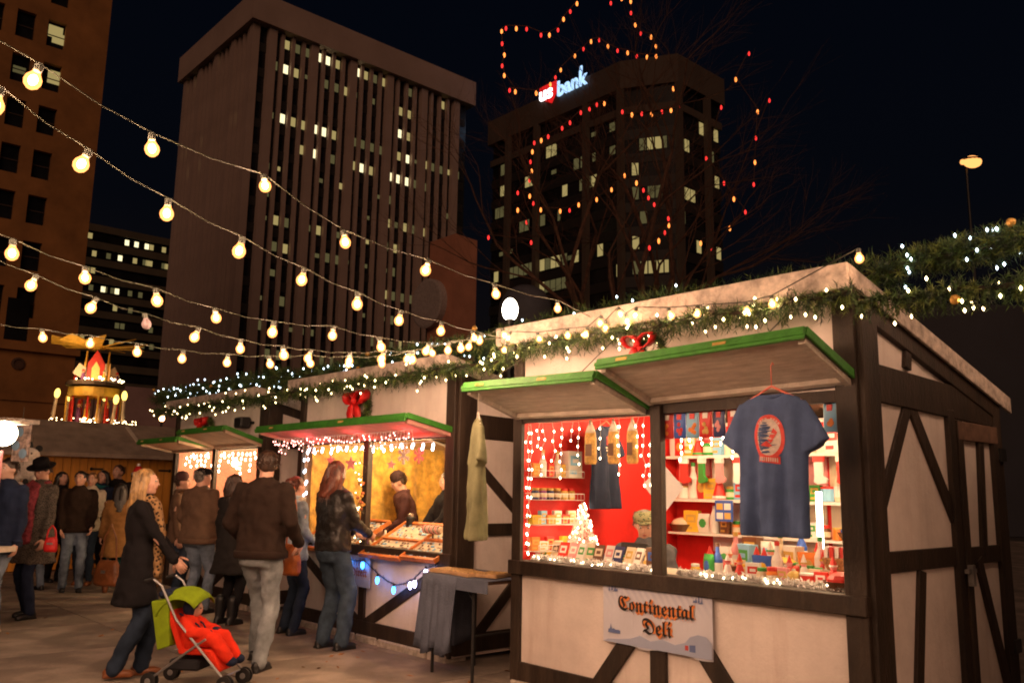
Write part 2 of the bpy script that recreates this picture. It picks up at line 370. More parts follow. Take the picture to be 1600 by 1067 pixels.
def litB(x0, y0, x1, y1, k):
    """a run of lit windows seen between two picture points, one window per bay"""
    xm = (x0 + x1) / 2; ym = (y0 + y1) / 2
    if xm < 972:
        a0 = TB.on_d(x0, y0).x; a1 = TB.on_d(x1, y1).x; z = TB.on_d(xm, ym).z
        row = round((57.9 - z) / 3.9); z = 57.9 - 3.9 * row + .1
        i0 = round(a0 / 1.3); i1 = max(i0 + 1, round(a1 / 1.3))
        for i in range(i0, i1):
            if ('l', i, row) in used: continue
            used.add(('l', i, row)); kk = max(0, k - (R.random() < .35)); inst('lit_window', lit(1.1, 2.0, kk, 'y'), tb, ((i + .5) * 1.3, .47, z))
    elif xm < 1062:
        s0, z0 = hitC(x0, y0); s1, z1 = hitC(x1, y1); z = (z0 + z1) / 2; row = round((57.9 - z) / 3.9); z = 57.9 - 3.9 * row + .1
        i0 = round(s0 / 1.2); i1 = max(i0 + 1, round(s1 / 1.2))
        for i in range(i0, i1):
            if ('c', i, row) in used: continue
            used.add(('c', i, row)); kk = max(0, k - (R.random() < .35))
            p = Vector((cL, .5, 0)) + faceC * ((i + .5) * 1.2) + nC * .12
            inst('lit_window', lit(1.0, 2.0, kk, 'y'), tb, (p.x, p.y, z), (0, 0, math.atan2(faceC.y, faceC.x)))
    else:
        a0 = TB.on_a(x0, y0).y; a1 = TB.on_a(x1, y1).y; z = TB.on_a(xm, ym).z; row = round((57.9 - z) / 3.9); z = 57.9 - 3.9 * row + .1
        i0 = round(a0 / 1.3); i1 = max(i0 + 1, round(a1 / 1.3))
        for i in range(i0, i1):
            if ('r', i, row) in used: continue
            used.add(('r', i, row)); inst('lit_window', lit(1.1, 2.0, k, 'x'), tb, (-.47, (i + .5) * 1.3, z))
for x0, x1, y, k in ((295, 345, 668, 1), (200, 240, 712, 1), (430, 460, 737, 1), (485, 500, 718, 1), (360, 395, 815, 1), (108, 130, 745, 0), (106, 130, 800, 1), (660, 790, 640, 1), (690, 765, 632, 2), (640, 680, 725, 1), (640, 680, 780, 1), (720, 775, 760, 0), (893, 935, 765, 1), (943, 957, 500, 1), (1003, 1016, 520, 1), (884, 897, 575, 1), (810, 840, 550, 0), (985, 1002, 632, 0), (872, 886, 632, 0), (878, 886, 825, 1), (910, 922, 830, 1), (1018, 1032, 805, 1), (673, 686, 915, 1), (875, 888, 932, 0), (815, 838, 972, 1), (645, 680, 1035, 1), (275, 350, 1053, 1), (85, 125, 905, 0), (115, 125, 1007, 0), (180, 220, 932, 0), (930, 950, 1025, 1), (500, 520, 1060, 1)):
    s_ = .0; litB(740 + x0 / 2.668, y / 2.668, 740 + x1 / 2.668, y / 2.668, k)
for x0, x1, y, k in ((220, 370, 270, 0), (300, 345, 262, 1), (405, 580, 228, 0), (430, 465, 232, 1), (495, 525, 212, 1), (100, 140, 322, 1), (480, 505, 312, 1), (425, 580, 400, 0), (535, 560, 390, 1), (405, 580, 490, 1), (520, 580, 480, 2), (750, 775, 237, 1), (955, 1015, 190, 1), (960, 995, 278, 0), (870, 915, 405, 1), (975, 1055, 375, 1), (1080, 1270, 375, 1), (1120, 1190, 355, 2), (1535, 1565, 290, 1), (1225, 1255, 97, 1), (1010, 1030, 15, 1), (1395, 1420, 180, 1), (620, 637, 190, 1)):
    litB(740 + x0 / 4, 340 + y / 4, 740 + x1 / 4, 340 + y / 4, k)
for i in range(36):
    row = rw.randrange(0, 14); k_ = rw.randrange(-29, -7)
    if ('l', k_, row) in used: continue
    used.add(('l', k_, row)); inst('lit_window', lit(rw.choice([.6, 1.1]), rw.choice([.7, 1.4, 2.0]), 0, 'y'), tb, ((k_ + .5) * 1.3, .47, 58.0 - 3.9 * row))
sg = thing('bank_sign', 'lit red and pale blue bank sign on the cap of the dark tower', 'sign', TB.w(0, 0), ANG)
q0 = TB.on_d(848, 152); q1 = TB.on_d(869, 143); q2 = TB.on_d(901, 128)
redl = em('sign_red', (1, .02, .02), .75, False); whitel = em('sign_white', (1, .93, .95), 3, False); bluel = em('sign_blue', (.42, .66, 1), 1.5, False)
MB().prism([(q0.x - .2, -.6, q0.z + 1.5), (q1.x + .6, -.6, q0.z + 1.5), (q1.x + .6, -.6, q0.z - .6), (q0.x + 2.7, -.6, q0.z - 2.2), (q0.x - .2, -.6, q0.z - .6)], (0, .2, 0), redl).build('shield_panel', sg)
def sign_text(body, size, x, z, m, name, parent, sx=1, y=-.7):
    me = text_mesh(body, size, .08, 'LEFT', offset=.03 * size); me.materials.append(m)
    return inst(name, me, parent, (x, y, z), (PI / 2, 0, 0), (sx, 1, 1))
sign_text('us', 3.4, q0.x - .2, q0.z - 1.1, whitel, 'lettering', sg, 1.1)
sign_text('bank', 3.7, q1.x + .9, q1.z - 1.5, bluel, 'lettering', sg, .95, -.7)
MB().box(q2.x + 1.4, q2.x + 1.9, -.8, -.6, q2.z + .6, q2.z + 1.9, bluel).build('registered_mark', sg)
# ---- left brown stone building
LB = frame_at(150, 160, 60)
lb = thing('stone_office_building', 'warm brown stone building with square dark windows at the left edge', 'building', LB.O, ANG)
stone = mat('brown_stone', (.34, .15, .045), .85, .16, .35, .2, 4)
wrows = [34.6 - 3.33 * k for k in range(-3, 7)]; wcols = [-3.1, -5.1, -7.1, -9.1, -11.1, -13.1]
mb = MB(); ys = [-14.5]
for c in reversed(wcols): ys += [c - .6, c + .6]
ys += [.4]
for i in range(0, len(ys) - 1, 2): mb.box(-.5, 0, ys[i], ys[i + 1], 0, 48, stone)
zs = [9.3]
for z in reversed(wrows): zs += [z - 2.05, z]
zs += [48]
for c in wcols:
    for i in range(0, len(zs) - 1, 2): mb.box(-.5, -.003, c - .6, c + .6, zs[i], zs[i + 1], stone)
    mb.box(-.5, -.003, c - .6, c + .6, 0, 9.3, stone)
mb.box(-14, -.5, -14.5, .4, 0, 47.9, stone)
mb.build('wall', lb)
winm = MB().box(-.46, -.40, -.6, .6, -1.03, 1.03, glass).box(-.41, -.34, -.6, .6, -.04, .04, mat('window_sash', (.05, .03, .02))).mesh('window')
for z in wrows:
    for c in wcols: inst('window', winm, lb, (0, c, z - 1.025))
inst('lit_window', lit(.95, .9, 1, 'x'), lb, (-.40, wcols[0], 31.2 - .6 + 3.33 - 0.0)); 
for (px, py, w, h, k) in ((92, 62, .9, .8, 1), (85, 122, .9, 1.0, 1), (30, 110, .8, .5, 0)):
    q = LB.on_a(px, py, -.4); inst('lit_window', lit(w, h, k, 'x'), lb, (-.395, q.y, q.z))
zc = LB.on_a(75, 548, 0).z
MB().box(-.4, .35, -14.6, .6, zc - .2, zc + .25, stone).build('cornice', lb)
MB().box(-.4, .12, -14.6, .45, zc - 3.6, zc - 3.4, stone).build('moulding', lb)
q = LB.on_a(28, 568, 0)
MB().lathe([(.42, 0), (.42, .1), (.28, .12), (.25, .04), (.05, .04)], mat('roundel_stone', (.10, .05, .03)), (0, q.y, q.z), 16, T=Matrix.Rotation(PI / 2, 3, 'Y')).build('roundel', lb)
q = LB.on_a(27, 500, 0); MB().box(-.1, .012, q.y - .7, q.y + .7, q.z - 1.4, q.z + 1.5, glass).build('tall_window', lb)
# ---- dark horizontal building
DB = frame_at(115, 400, 160)
db = thing('dark_banded_building', 'far dark office block with long horizontal window bands left of the tower', 'building', DB.O, ANG)
MB().box(-20, -.5, -4, 26, 0, 51, glass).build('glass_core', db)
mb = MB()
for k in range(15): mb.box(-20, 0, -4, 26, 50.0 - 3.4 * k, 51.4 - 3.4 * k, mat('olive_concrete', (.085, .068, .045), .85, .1, .3))
mb.build('spandrel_bands', db, kind='stuff')
for x, y, k in ((445, 5, 1), (625, 40, 2), (672, 45, 2), (722, 58, 2), (745, 65, 1), (805, 85, 1), (665, 117, 1), (587, 160, 2), (530, 152, 0), (460, 137, 1), (400, 160, 1), (430, 178, 1), (457, 182, 1), (722, 187, 1), (735, 188, 1), (508, 265, 2), (555, 272, 0), (570, 335, 2), (512, 325, 0), (370, 300, 1), (360, 357, 1), (563, 393, 1), (575, 455, 0), (550, 510, 1), (345, 480, 1), (405, 492, 1), (495, 500, 0), (820, 145, 1), (805, 145, 0), (713, 127, 0), (640, 285, 0), (450, 240, 0), (690, 300, 0), (600, 470, 0), (700, 545, 0), (745, 545, 0), (640, 385, 0), (740, 480, 0)):
    q = DB.on_a(x / 3.1375, 360 + y / 3.1375, -.4); row = round((49.0 - q.z) / 3.4)
    inst('lit_window', lit(.8, 1.1, k, 'x'), db, (-.46, q.y, 49.0 - 3.4 * row))
for x in list(range(570, 660, 17)) + list(range(640, 690, 17)) + list(range(705, 760, 14)) + [330, 312]:
    q = DB.on_a(x / 3.1375, 360 + 825 / 3.1375, -.4); row = round((49.0 - q.z) / 3.4)
    inst('lit_window', lit(1.2, 1.6, 1 if R.random() < .6 else 0, 'x'), db, (-.46, q.y, 49.0 - 3.4 * row))
# ---- slab with a big disc, between the towers
q = at(712, 365, Y=60); SF = Frame((q.x, q.y))
sb = thing('concrete_slab_building', 'rust coloured slab building with a big grey disc between the towers', 'building', SF.O, ANG)
rust = mat('rust_render', (.46, .20, .125), .85, .1, .5, .1, 3)
l_ = SF.on_d(672, 380).x; r_ = SF.on_a(746, 370).y
MB().prism([(0, 0, 0), (0, r_, 0), (0, r_, q.z - .1), (0, 0, q.z)], (l_, 0, 0), rust).build('wall', sb)
q2 = SF.on_d(690, 470)
mb = MB().lathe([(1.85, 0), (1.85, .5), (1.7, .55), (.05, .56)], mat('grey_disc', (.40, .34, .32), .6), (q2.x - 1.15, -.02, q2.z - .1), 32, T=Matrix.Rotation(PI / 2, 3, 'X')); mb.build('disc', sb)
# ---- dark block right
q = at(1640, 470, Y=34)
o = MB().box(-7, 12, 0, 8, 0, 9.2, mat('navy_sheeting', (.020, .022, .034), .6, .1, .5, .1, 3)).build('dark_warehouse', loc=(q.x, q.y, 0)); o.rotation_euler.z = ANG + .8
tag(o, 'low dark navy building beyond the gap at the far right', 'building')
# ---- round dark tent behind the globe lamp
q = at(808, 520, Y=16)
o = MB().lathe([(.50, -.75), (.52, -.2), (.49, .1), (.36, .32), (.18, .42), (.02, .45)], mat('grey_canvas', (.06, .06, .075), .8, .1, 2), (0, 0, 0), 24).lathe([(.05, -5), (.05, -.7)], M['blackm']).build('round_canopy', loc=(q.x + .15, q.y, 4.9), smooth=True)
tag(o, 'dark round canopy just behind the white globe lamp', 'canopy')
# ================================================================== plank chalet at the end of the row
CH = frame_at(85, 708, 15)
ch = thing('plank_chalet', 'long orange plank chalet with grey sloping roof and shut doors behind the crowd', 'chalet', CH.O, ANG)
orange = mat('orange_planks', (.80, .34, .045), .65, .15, 5, .3, 40, stretch=(1, 1, .15))  # orange of the sodium light is put into the plank colour
C0, C1 = -1.2, 4.2
MB().box(-2.2, -.06, C0, C1, 0, 2.0, mat('chalet_core', (.16, .07, .02))).build('core_wall', ch)
nb = 40; w = (C1 - C0) / nb
pmesh = MB().box(-.06, 0, -w / 2 + .004, w / 2 - .004, .02, 1.98, orange).mesh('wall_plank')
for i in range(nb): inst('wall_plank', pmesh, ch, (R.uniform(-.004, .004), C0 + w * (i + .5), 0))
MB().prism([(.28, 0, 1.93), (.28, 0, 2.0), (-1.1, 0, 2.62), (-2.5, 0, 2.0), (-2.5, 0, 1.93), (-1.1, 0, 2.55)], (0, C1 - C0 + .5, 0), mat('grey_chalet_roof', (.34, .26, .20), .85, .15, 3, .3, 20)).build('roof', ch, loc=(0, C0 - .25, 0))
for d_, s_ in ((.62, 1), (2.0, -1)):
    h = MB().box(.004, .02, 0, .2 * s_ if s_ > 0 else 0, 1.72, 1.75, M['blackm']) if s_ > 0 else MB().box(.004, .02, -.2, 0, 1.72, 1.75, M['blackm'])
    h.ball((.02, 0, 1.735), .03, M['blackm'], 6, 4).build('door_hinge', ch, loc=(0, d_, 0))
MB().box(.001, .018, .60, 2.02, .1, .16, M['trim']).box(.001, .018, .60, .64, .1, 1.6, M['trim']).build('door_trim', ch)
# porch rafter lying on the roof
MB().box(-.7, .1, -.03, .03, 0, .03, M['cream'], ).build('roof_batten', ch, loc=(-.25, 1.45, 2.26)).rotation_euler.y = .42
# ================================================================== christmas pyramid
PY = at(143, 665, Y=19); pz = PY.z
py_ = thing('candle_pyramid', 'big lit wooden christmas pyramid with candles and yellow fan blades behind the chalet', 'christmas pyramid', (PY.x, PY.y, 0))
gold2 = mat('gold_wood', (.75, .45, .06), .5, .15, 6, .1, 30); redw = mat('red_wood', (.60, .03, .015), .5, .1, 6); whitew = mat('ivory_candle', (.75, .62, .42), .5, .06, 5)
MB().lathe([(.95, 0), (.95, pz - .1), (1.0, pz - .05), (1.0, pz)], gold2, n=12).build('base', py_)
MB().lathe([(.60, 0), (.60, .07), (.55, .1)], mat('dark_tier', (.08, .05, .03)), (0, 0, pz + .86), 16).build('upper_tier', py_)
MB().lathe([(.54, 0), (.54, .2), (.5, .2)], gold2, (0, 0, pz + .62), 16).build('gold_frieze', py_)
pst = MB().lathe([(.022, 0), (.03, .35), (.022, .62)], redw, n=6).mesh('post')
for k in range(8): a = PI / 4 * k + .2; inst('post', pst, py_, (.48 * math.cos(a), .48 * math.sin(a), pz))
pst2 = MB().lathe([(.02, 0), (.02, .62)], gold2, n=6).mesh('gold_post')
for k in range(4): a = PI / 2 * k + .6; inst('gold_post', pst2, py_, (.55 * math.cos(a), .55 * math.sin(a), pz))
flame = em('candle_flame_bulb', (1, .66, .13), 3.2, False); flb = em('pyramid_hot_lamp', (1, .6, .3), 30)
cb = MB().lathe([(.038, 0), (.035, .46)], whitew, n=8).mesh('candle'); fb = MB().ball((0, 0, .56), (.062, .062, .11), flame, 8, 6).mesh('flame_bulb')
for px, dz in ((82, .12), (103, .1), (158, .12), (176, 0), (192, .08)):
    p = at(px, 650, Y=19 + (.3 if px in (103, 158) else -.3)); c = inst('candle', cb, py_, (p.x - PY.x, p.y - PY.y, pz + dz), (0, R.uniform(-.05, .12), 0)); inst('flame_bulb', fb, c)
fig = lambda c1, c2: MB().lathe([(.07, 0), (.05, .2), (.045, .27), (.02, .29)], c1, n=8).ball((0, 0, .33), .05, mat('figure_skin', (.6, .35, .22)), 7, 5).lathe([(.055, .35), (.02, .42)], c2, n=7).mesh('figure')
fgs = [fig(redw, gold2), fig(mat('figure_purple', (.2, .06, .2)), redw), fig(gold2, mat('figure_green', (.05, .2, .05))), fig(whitew, redw)]
for k in range(8): a = PI / 4 * k; inst('figure', fgs[k % 4], py_, (.3 * math.cos(a), .3 * math.sin(a), pz + .02), (0, 0, a), (1, 1, 1.25))
for k in range(6): a = PI / 3 * k + .3; inst('figure', fgs[(k + 1) % 4], py_, (.42 * math.cos(a), .42 * math.sin(a), pz + .95), (0, 0, a), (.7, .7, .6))
ld = bpy.data.lights.new('pyramid_lamp', 'POINT'); ld.energy = 26; ld.color = (1, .6, .28); ld.shadow_soft_size = .1; lo = bpy.data.objects.new('pyramid_lamp', ld); COL.objects.link(lo); lo.parent = py_; lo.location = (0, -.9, pz + 1.15)  # unseen point light added to brighten the fan blades
MB().ball((0, -.35, pz + .1), .05, flb, 7, 5).ball((.2, -.5, pz + .07), .035, flb, 7, 5).ball((.3, -.45, pz + 1.02), .03, flb, 7, 5).ball((-.05, -.4, pz + 1.0), .025, flb, 7, 5).build('hot_lamps', py_)
mb = MB()
for k in range(70):
    a = R.uniform(0, 2 * PI); r = .93; mb.octa((r * math.cos(a), r * math.sin(a), pz + R.uniform(.0, .1)), .014, M['warm'])
for k in range(24): a = R.uniform(0, 2 * PI); mb.octa((.56 * math.cos(a), .56 * math.sin(a), pz + .97 + R.uniform(0, .06)), .02, M['warm'])
mb.build('fairy_lights', py_, kind='stuff')
# gothic lantern with gables under the fan
mb = MB()
for k in range(4):
    a = PI / 2 * k + .35; T = Matrix.Rotation(a, 3, 'Z')
    mb.prism([T @ Vector(p) for p in ((.24, -.17, pz + .95), (.24, .17, pz + .95), (.24, .17, pz + 1.35), (.24, 0, pz + 1.66), (.24, -.17, pz + 1.35))], T @ Vector((-.03, 0, 0)), redw if k % 2 else gold2)
    mb.prism([T @ Vector(p) for p in ((.262, -.08, pz + 1.0), (.262, .08, pz + 1.0), (.262, .08, pz + 1.25), (.262, 0, pz + 1.4), (.262, -.08, pz + 1.25))], T @ Vector((-.01, 0, 0)), mat('lantern_glow', (.8, .4, .1), emis=((1, .4, .08), .8)))
mb.lathe([(.015, pz), (.015, pz + 1.9)], M['trim'])
mb.build('lantern', py_)
mb = MB()
for k in range(4):
    T = Matrix.Rotation(PI / 2 * k + .6, 3, 'Z'); mb.prism([T @ Vector(p) for p in ((.2, .12, pz + .95), (.5, .1, pz + 1.12), (.38, .1, pz + 1.35), (.24, .12, pz + 1.25))], T @ Vector((0, .03, 0)), whitew)
mb.build('angel_wings', py_)
bl = MB().prism([(.12, -.05, 0), (.95, -.19, .0), (.98, .19, .12), (.12, .06, .03)], (0, 0, .018), gold2).mesh('fan_blade')
for k in range(9): inst('fan_blade', bl, py_, (0, 0, pz + 1.72), (0, -.05, 2 * PI * k / 9 + .2))
MB().lathe([(.13, 0), (.12, .08), (.03, .14)], gold2, (0, 0, pz + 1.70)).build('fan_hub', py_)
# ================================================================== bare tree with red and yellow lights
bark = mat('bare_bark', (.075, .034, .020), .9, .3, 8, .5, 30)
TREEY = 17.0
def branchy(mb, p, d, L, r, depth, rng, spread=.5):
    n = 4; pts = [p]; rs = [r]
    for i in range(n):
        d = (d + Vector((rng.gauss(0, .10), rng.gauss(0, .10), rng.gauss(.03, .06)))).normalized()
        p = p + d * (L / n); pts.append(p); rs.append(r * (1 - .35 * (i + 1) / n))
    mb.tube(pts, rs, bark, 6 if depth > 3 else 4, cap=False)
    if depth == 0: return
    for k in range(3 if depth > 1 else 6):
        i = rng.randint(2, n) if k else n
        ax = Vector((rng.gauss(0, 1), rng.gauss(0, 1), rng.gauss(0, .5))); ax = (ax - d * ax.dot(d)).normalized()
        nd = (d + ax * rng.uniform(.35, 1.0) * spread * 1.6).normalized()
        branchy(mb, pts[i], nd, L * rng.uniform(.62, .82), rs[i] * (.8 if k == 0 else .6), depth - 1, rng, spread)
def bare_tree(loc, h, label, seed, depth=6, lean=(0, 0), group=None, r=.17, n0=5, spread=.5):
    rng = random.Random(seed); t = thing('bare_tree', label, 'tree', loc, 0, group)
    mb = MB(); mb.tube([(0, 0, 0), (.05, 0, h * .13), (0, .05, h * .25)], [r * 1.3, r, r * .9], bark, 8); mb.build('trunk', t)
    mb = MB()
    for k in range(n0):
        a = 2 * PI * k / n0 + rng.uniform(-.3, .3); tilt = rng.uniform(.2, .52)
        branchy(mb, Vector((0, 0, h * .24)), Vector((math.cos(a) * tilt + lean[0], math.sin(a) * tilt + lean[1], 1)).normalized(), h * .23, r * .55, depth, rng, spread)
    mb.build('crown', t); return t
tp = at(975, 480, Y=TREEY)
bt = bare_tree((tp.x, tp.y, 0), 12.5, 'large bare tree strung with red and yellow lights behind the market stalls', 5, 5)
TL = '431,17,y 403,50,r 375,82,y 352,127,r 316,148,y 281,148,r 221,123,r 178,121,y 135,120,r 117,133,y 119,184,r 128,231,y 119,276,r 128,316,y 174,384,y 150,378,r 261,390,y|572,15,r 617,-4,y 655,8,y 656,56,r 674,106,y 697,141,r 740,156,y 760,196,y 761,237,y 723,240,y 680,236,r 642,222,y 600,213,r 560,195,y 523,169,r 490,175,y 458,206,r 422,235,y 363,293,y 341,324,r 320,354,y 261,390,y|545,433,y 514,438,r 483,457,r 447,471,r 402,513,r 369,536,r 311,571,r 282,587,y 253,597,r 245,634,y 237,676,r 242,715,y 233,753,r 184,805,r 234,819,y 249,849,r 280,876,y 361,881,y 400,878,r 438,855,y 513,833,y 575,792,y 629,733,y|620,468,r 660,480,y 701,476,r 742,478,y 785,468,r 823,461,y 855,443,r 833,371,y|184,877,y 221,927,r 240,1012,r 62,991,r|679,764,y 708,794,r 729,826,r 753,854,r|812,912,r 814,940,y 797,971,r 772,1005,y 733,1034,r|1148,225,r 1093,333,y 1184,467,y 1177,577,r 1173,678,y 1168,770,r|1032,449,r 970,662,r 1044,765,r 1085,831,y 1133,885,r 1068,953,y 947,1015,y 993,1039,r 1233,420,r'
yl = em('tree_light_yellow', (1, .26, .05), 2.6); rl = em('tree_light_red', (1, .035, .03), 1.8)
tl = thing('tree_light_string', 'string of red and yellow bulbs looped through the bare tree', 'string lights', (0, 0, 0))
bm_y = MB().ball((0, 0, 0), (.026, .026, .058), yl, 6, 4).mesh('bulb'); bm_r = MB().ball((0, 0, 0), (.024, .024, .052), rl, 6, 4).mesh('bulb')
rt = random.Random(3)
for gi, g in enumerate(TL.split('|')):
    pts = []; Yb = TREEY + rt.uniform(-1.2, .8)
    for t in g.split():
        x, y, c = t.split(','); Yb = max(TREEY - 2.0, min(TREEY + 1.6, Yb + rt.uniform(-.25, .25)))
        p = at(740 + int(x) / 2.668, int(y) / 2.668, Y=Yb); pts.append(p)
        inst('bulb', bm_y if c == 'y' else bm_r, tl, p)
    for i in range(len(pts) - 1):
        pass
    MB().tube([p_ + Vector((0, 0, .07)) for p_ in pts], .011, bark, 4).build('cable', tl)
for px, py, Y, s, h in ((1235, 480, 24, 11, 5.2), (1150, 470, 21, 21, 4.6), (1290, 480, 27, 31, 5.0)):
    p = at(px, py, Y=Y); bare_tree((p.x, p.y, 0), h * 1.3, {11: 'small bare tree with orange lit twigs right of the big tree', 21: 'low bare tree behind the deli roof, just right of the big tree', 31: 'farthest small bare tree near the deli roof peak'}[s], s, 4, r=.08, n0=6)
# ================================================================== street lamp, globe lamp
p = at(1515, 253, Y=35)
sl = thing('street_lamp', 'tall street lamp with bright orange head against the night sky', 'street lamp', (p.x, p.y + .3, 0))
MB().tube([(0, 0, 0), (0, 0, p.z - .2), (-.05, -.25, p.z + .12)], [.09, .05, .04], M['blackm'], 8).build('pole', sl)
MB().ball((.1, -.3, p.z + .12), (.42, .25, .09), M['blackm'], 12, 6).build('housing', sl)
MB().ball((.12, -.3, p.z), (.40, .24, .27), em('sodium_glow', (1, .40, .11), 1.9), 14, 8).ball((-.30, -.3, p.z - .02), (.12, .1, .12), em('sodium_glow', (1, .5, .2), 60), 8, 6).build('lamp_glass', sl, smooth=True)
p = at(797, 484, Y=8.4)
gl = thing('globe_lamp', 'white globe lamp on a thin pole above the gap between the stalls', 'lamp', (p.x, p.y, 0))
MB().tube([(0, 0, 0), (0, 0, p.z - .1)], .018, M['blackm'], 8).build('pole', gl)
MB().ball((0, 0, p.z), (.080, .080, .12), em('globe_white', (1, .90, .70), 30), 14, 9).build('globe', gl, smooth=True)
MB().lathe([(.03, p.z - .16), (.045, p.z - .1)], M['blackm']).build('globe_collar', gl)
p = at(253, 654, Y=22)
o = thing('wall_lamp', 'small orange lamp glowing on a post beyond the far stall', 'lamp', (p.x, p.y, 0))
MB().ball((0, 0, p.z), .07, em('wall_lamp_glow', (1, .5, .2), 25), 8, 6).build('globe', o); MB().tube([(0, 0, 0), (0, 0, p.z - .06)], .03, M['blackm'], 6).build('pole', o)
# ================================================================== market stalls
PR = [0]
def timber(par, plane, p0, p1, w, X=0, t=.02, m=None, name='timber'):
    """a board on a wall plane: plane 'f' front (x,z), 'r' right side (y,z), 'l' left side, 'b' back"""
    PR[0] += 1; t = t + .0013 * (PR[0] % 9)
    a = Vector((p0[0], p0[1], 0)); b = Vector((p1[0], p1[1], 0)); d = (b - a).normalized(); n = Vector((-d.y, d.x, 0)) * w / 2
    P = [a - n, b - n, b + n, a + n]
    if plane == 'f': pts = [(p.x, .008, p.y) for p in P]; off = (0, -t - .008, 0)
    elif plane == 'r': pts = [(X - .008, p.x, p.y) for p in P]; off = (t + .008, 0, 0)
    elif plane == 'l': pts = [(X + .008, p.x, p.y) for p in P]; off = (-t - .008, 0, 0)
    return MB().prism(pts, off, m or M['trim']).build(name, par, bevel=.004)
def panel(par, pts, off, m, name='wall_panel'): return MB().prism(pts, off, m).build(name, par)
SW, SDp = 2.88, 2.08
def stall(F, label, inner, k=1.0, hatch=None, front=None, right=None, warm=(1, .72, .42), lamps=(), interior=True):
    s = thing('market_stall', label, 'market stall', F.O, ANG, 'half timbered market stalls')
    zf, zb, zh, zl = 2.62 * k, 2.13 * k, 2.06 * k, .87 * k
    w_ = M['white']
    panel(s, [(0, 0, .04), (SW, 0, .04), (SW, 0, zl + .02), (0, 0, zl + .02)], (0, .03, 0), w_)
    panel(s, [(0, 0, zh + .02), (SW, 0, zh + .02), (SW, 0, zf + .05), (0, 0, zf + .05)], (0, .03, 0), w_)
    prof = [(.03, .04), (SDp, .04), (SDp, zb), (.03, zf + .04)]
    panel(s, [(SW, y, z) for y, z in prof], (-.03, 0, 0), w_)
    panel(s, [(0, y, z) for y, z in prof], (.03, 0, 0), w_)
    panel(s, [(.03, SDp, .04), (SW - .03, SDp, .04), (SW - .03, SDp, zb), (.03, SDp, zb)], (0, -.03, 0), w_)
    # lining
    panel(s, [(.034, .04, .05), (.034, SDp - .035, .05), (.034, SDp - .035, zb - .02), (.034, .04, zf)], (.01, 0, 0), inner, 'inner_lining')
    panel(s, [(.05, SDp - .034, .05), (SW - .04, SDp - .034, .05), (SW - .04, SDp - .034, zb - .03), (.05, SDp - .034, zb - .03)], (0, -.01, 0), inner, 'inner_lining')
    MB().box(.03, SW - .03, .03, SDp - .03, .03, .06, M['soffit']).build('floor_board', s)
    # roof: deck, fascia boards, barge boards
    y0, z0, y1, z1 = -.16, zf + .15, 2.24, zf + .15 - .235 * 2.40
    MB().prism([(-.04, y0, z0), (-.04, y1, z1), (-.04, y1, z1 - .03), (-.04, y0, z0 - .03)], (SW + .08, 0, 0), M['roofd']).build('roof_deck', s)
    MB().prism([(-.03, y0 + .04, z0 - .035), (-.03, y1 - .03, z1 - .035), (-.03, y1 - .03, z1 - .05), (-.03, y0 + .04, z0 - .05)], (SW + .06, 0, 0), M['soffit']).build('soffit', s)
    MB().box(-.06, SW + .06, y0 - .025, y0, z0 - .13, z0 + .02, M['roofw']).build('fascia_board', s, bevel=.005)
    for x in (-.065, SW + .043):
        MB().prism([(x, y0, z0 + .015), (x, y1, z1 + .015), (x, y1, z1 - .10), (x, y0, z0 - .10)], (.022, 0, 0), M['roofw']).build('barge_board', s, bevel=.004)
    for x in [.15 + .37 * i for i in range(8)]:
        pass
    for i in range(6):
        x = .2 + i * .5; MB().prism([(x, y0 + .03, z0 - .052), (x, y1 - .1, z1 - .052 + .02), (x, y1 - .1, z1 - .12 + .02), (x, y0 + .03, z0 - .12)], (.045, 0, 0), M['soffit']).build('rafter', s)
    # base stones
    st = random.Random(int(F.O.x * 10)); x = .02
    while x < SW:
        w2 = st.uniform(.3, .8); MB().box(x, min(x + w2, SW) - .03, -.05, .2, -.01, .065, M['stone']).build('base_stone', s, bevel=.012); x += w2
    # timbers common to every stall
    timber(s, 'f', (.05, 0.06), (.05, zf + .02), .10, t=.03)
    timber(s, 'f', (SW - .06, 0.06), (SW - .06, zf + .03), .13, t=.03)
    timber(s, 'f', (0, .12 * k), (SW, .12 * k), .16, t=.02)
    timber(s, 'f', (1.46, zl), (1.46, zh + .02), .09, t=.045, name='mullion')
    MB().box(-.01, SW + .01, -.06, .10, zl - .02, zl + .085, M['trim']).build('counter_rail', s, bevel=.006)
    MB().box(.03, SW - .03, .10, .62, zl + .04, zl + .07, M['cream']).build('counter', s)
    MB().box(.02, SW - .02, -.015, .05, zh - .035, zh + .035, M['trim']).build('header', s)
    timber(s, 'r', (.10, 0.06), (.10, zf), .20, SW, .03)
    timber(s, 'r', (SDp - .06, .06), (SDp - .06, zb), .12, SW, .03)
    timber(s, 'r', (0.02, 2.15 * k), (SDp, 2.10 * k), .22, SW, .018)
    timber(s, 'r', (0.03, zf - .04), (SDp, zb - .03), .12, SW, .026)
    timber(s, 'l', (.08, 0.06), (.08, zf), .14, 0, .03); timber(s, 'l', (SDp - .06, .06), (SDp - .06, zb), .12, 0, .03)
    timber(s, 'l', (0.02, 2.15 * k), (SDp, 2.10 * k), .2, 0, .018); timber(s, 'l', (.1, 1.12), (SDp, 1.12), .11, 0, .02)
    timber(s, 'l', (.1, 1.95), (SDp - .1, 1.2), .1, 0, .016)
    for a in front or (): timber(s, 'f', *a)
    for a in right or (): timber(s, 'r', a[0], a[1], a[2], SW, a[3] if len(a) > 3 else .016)
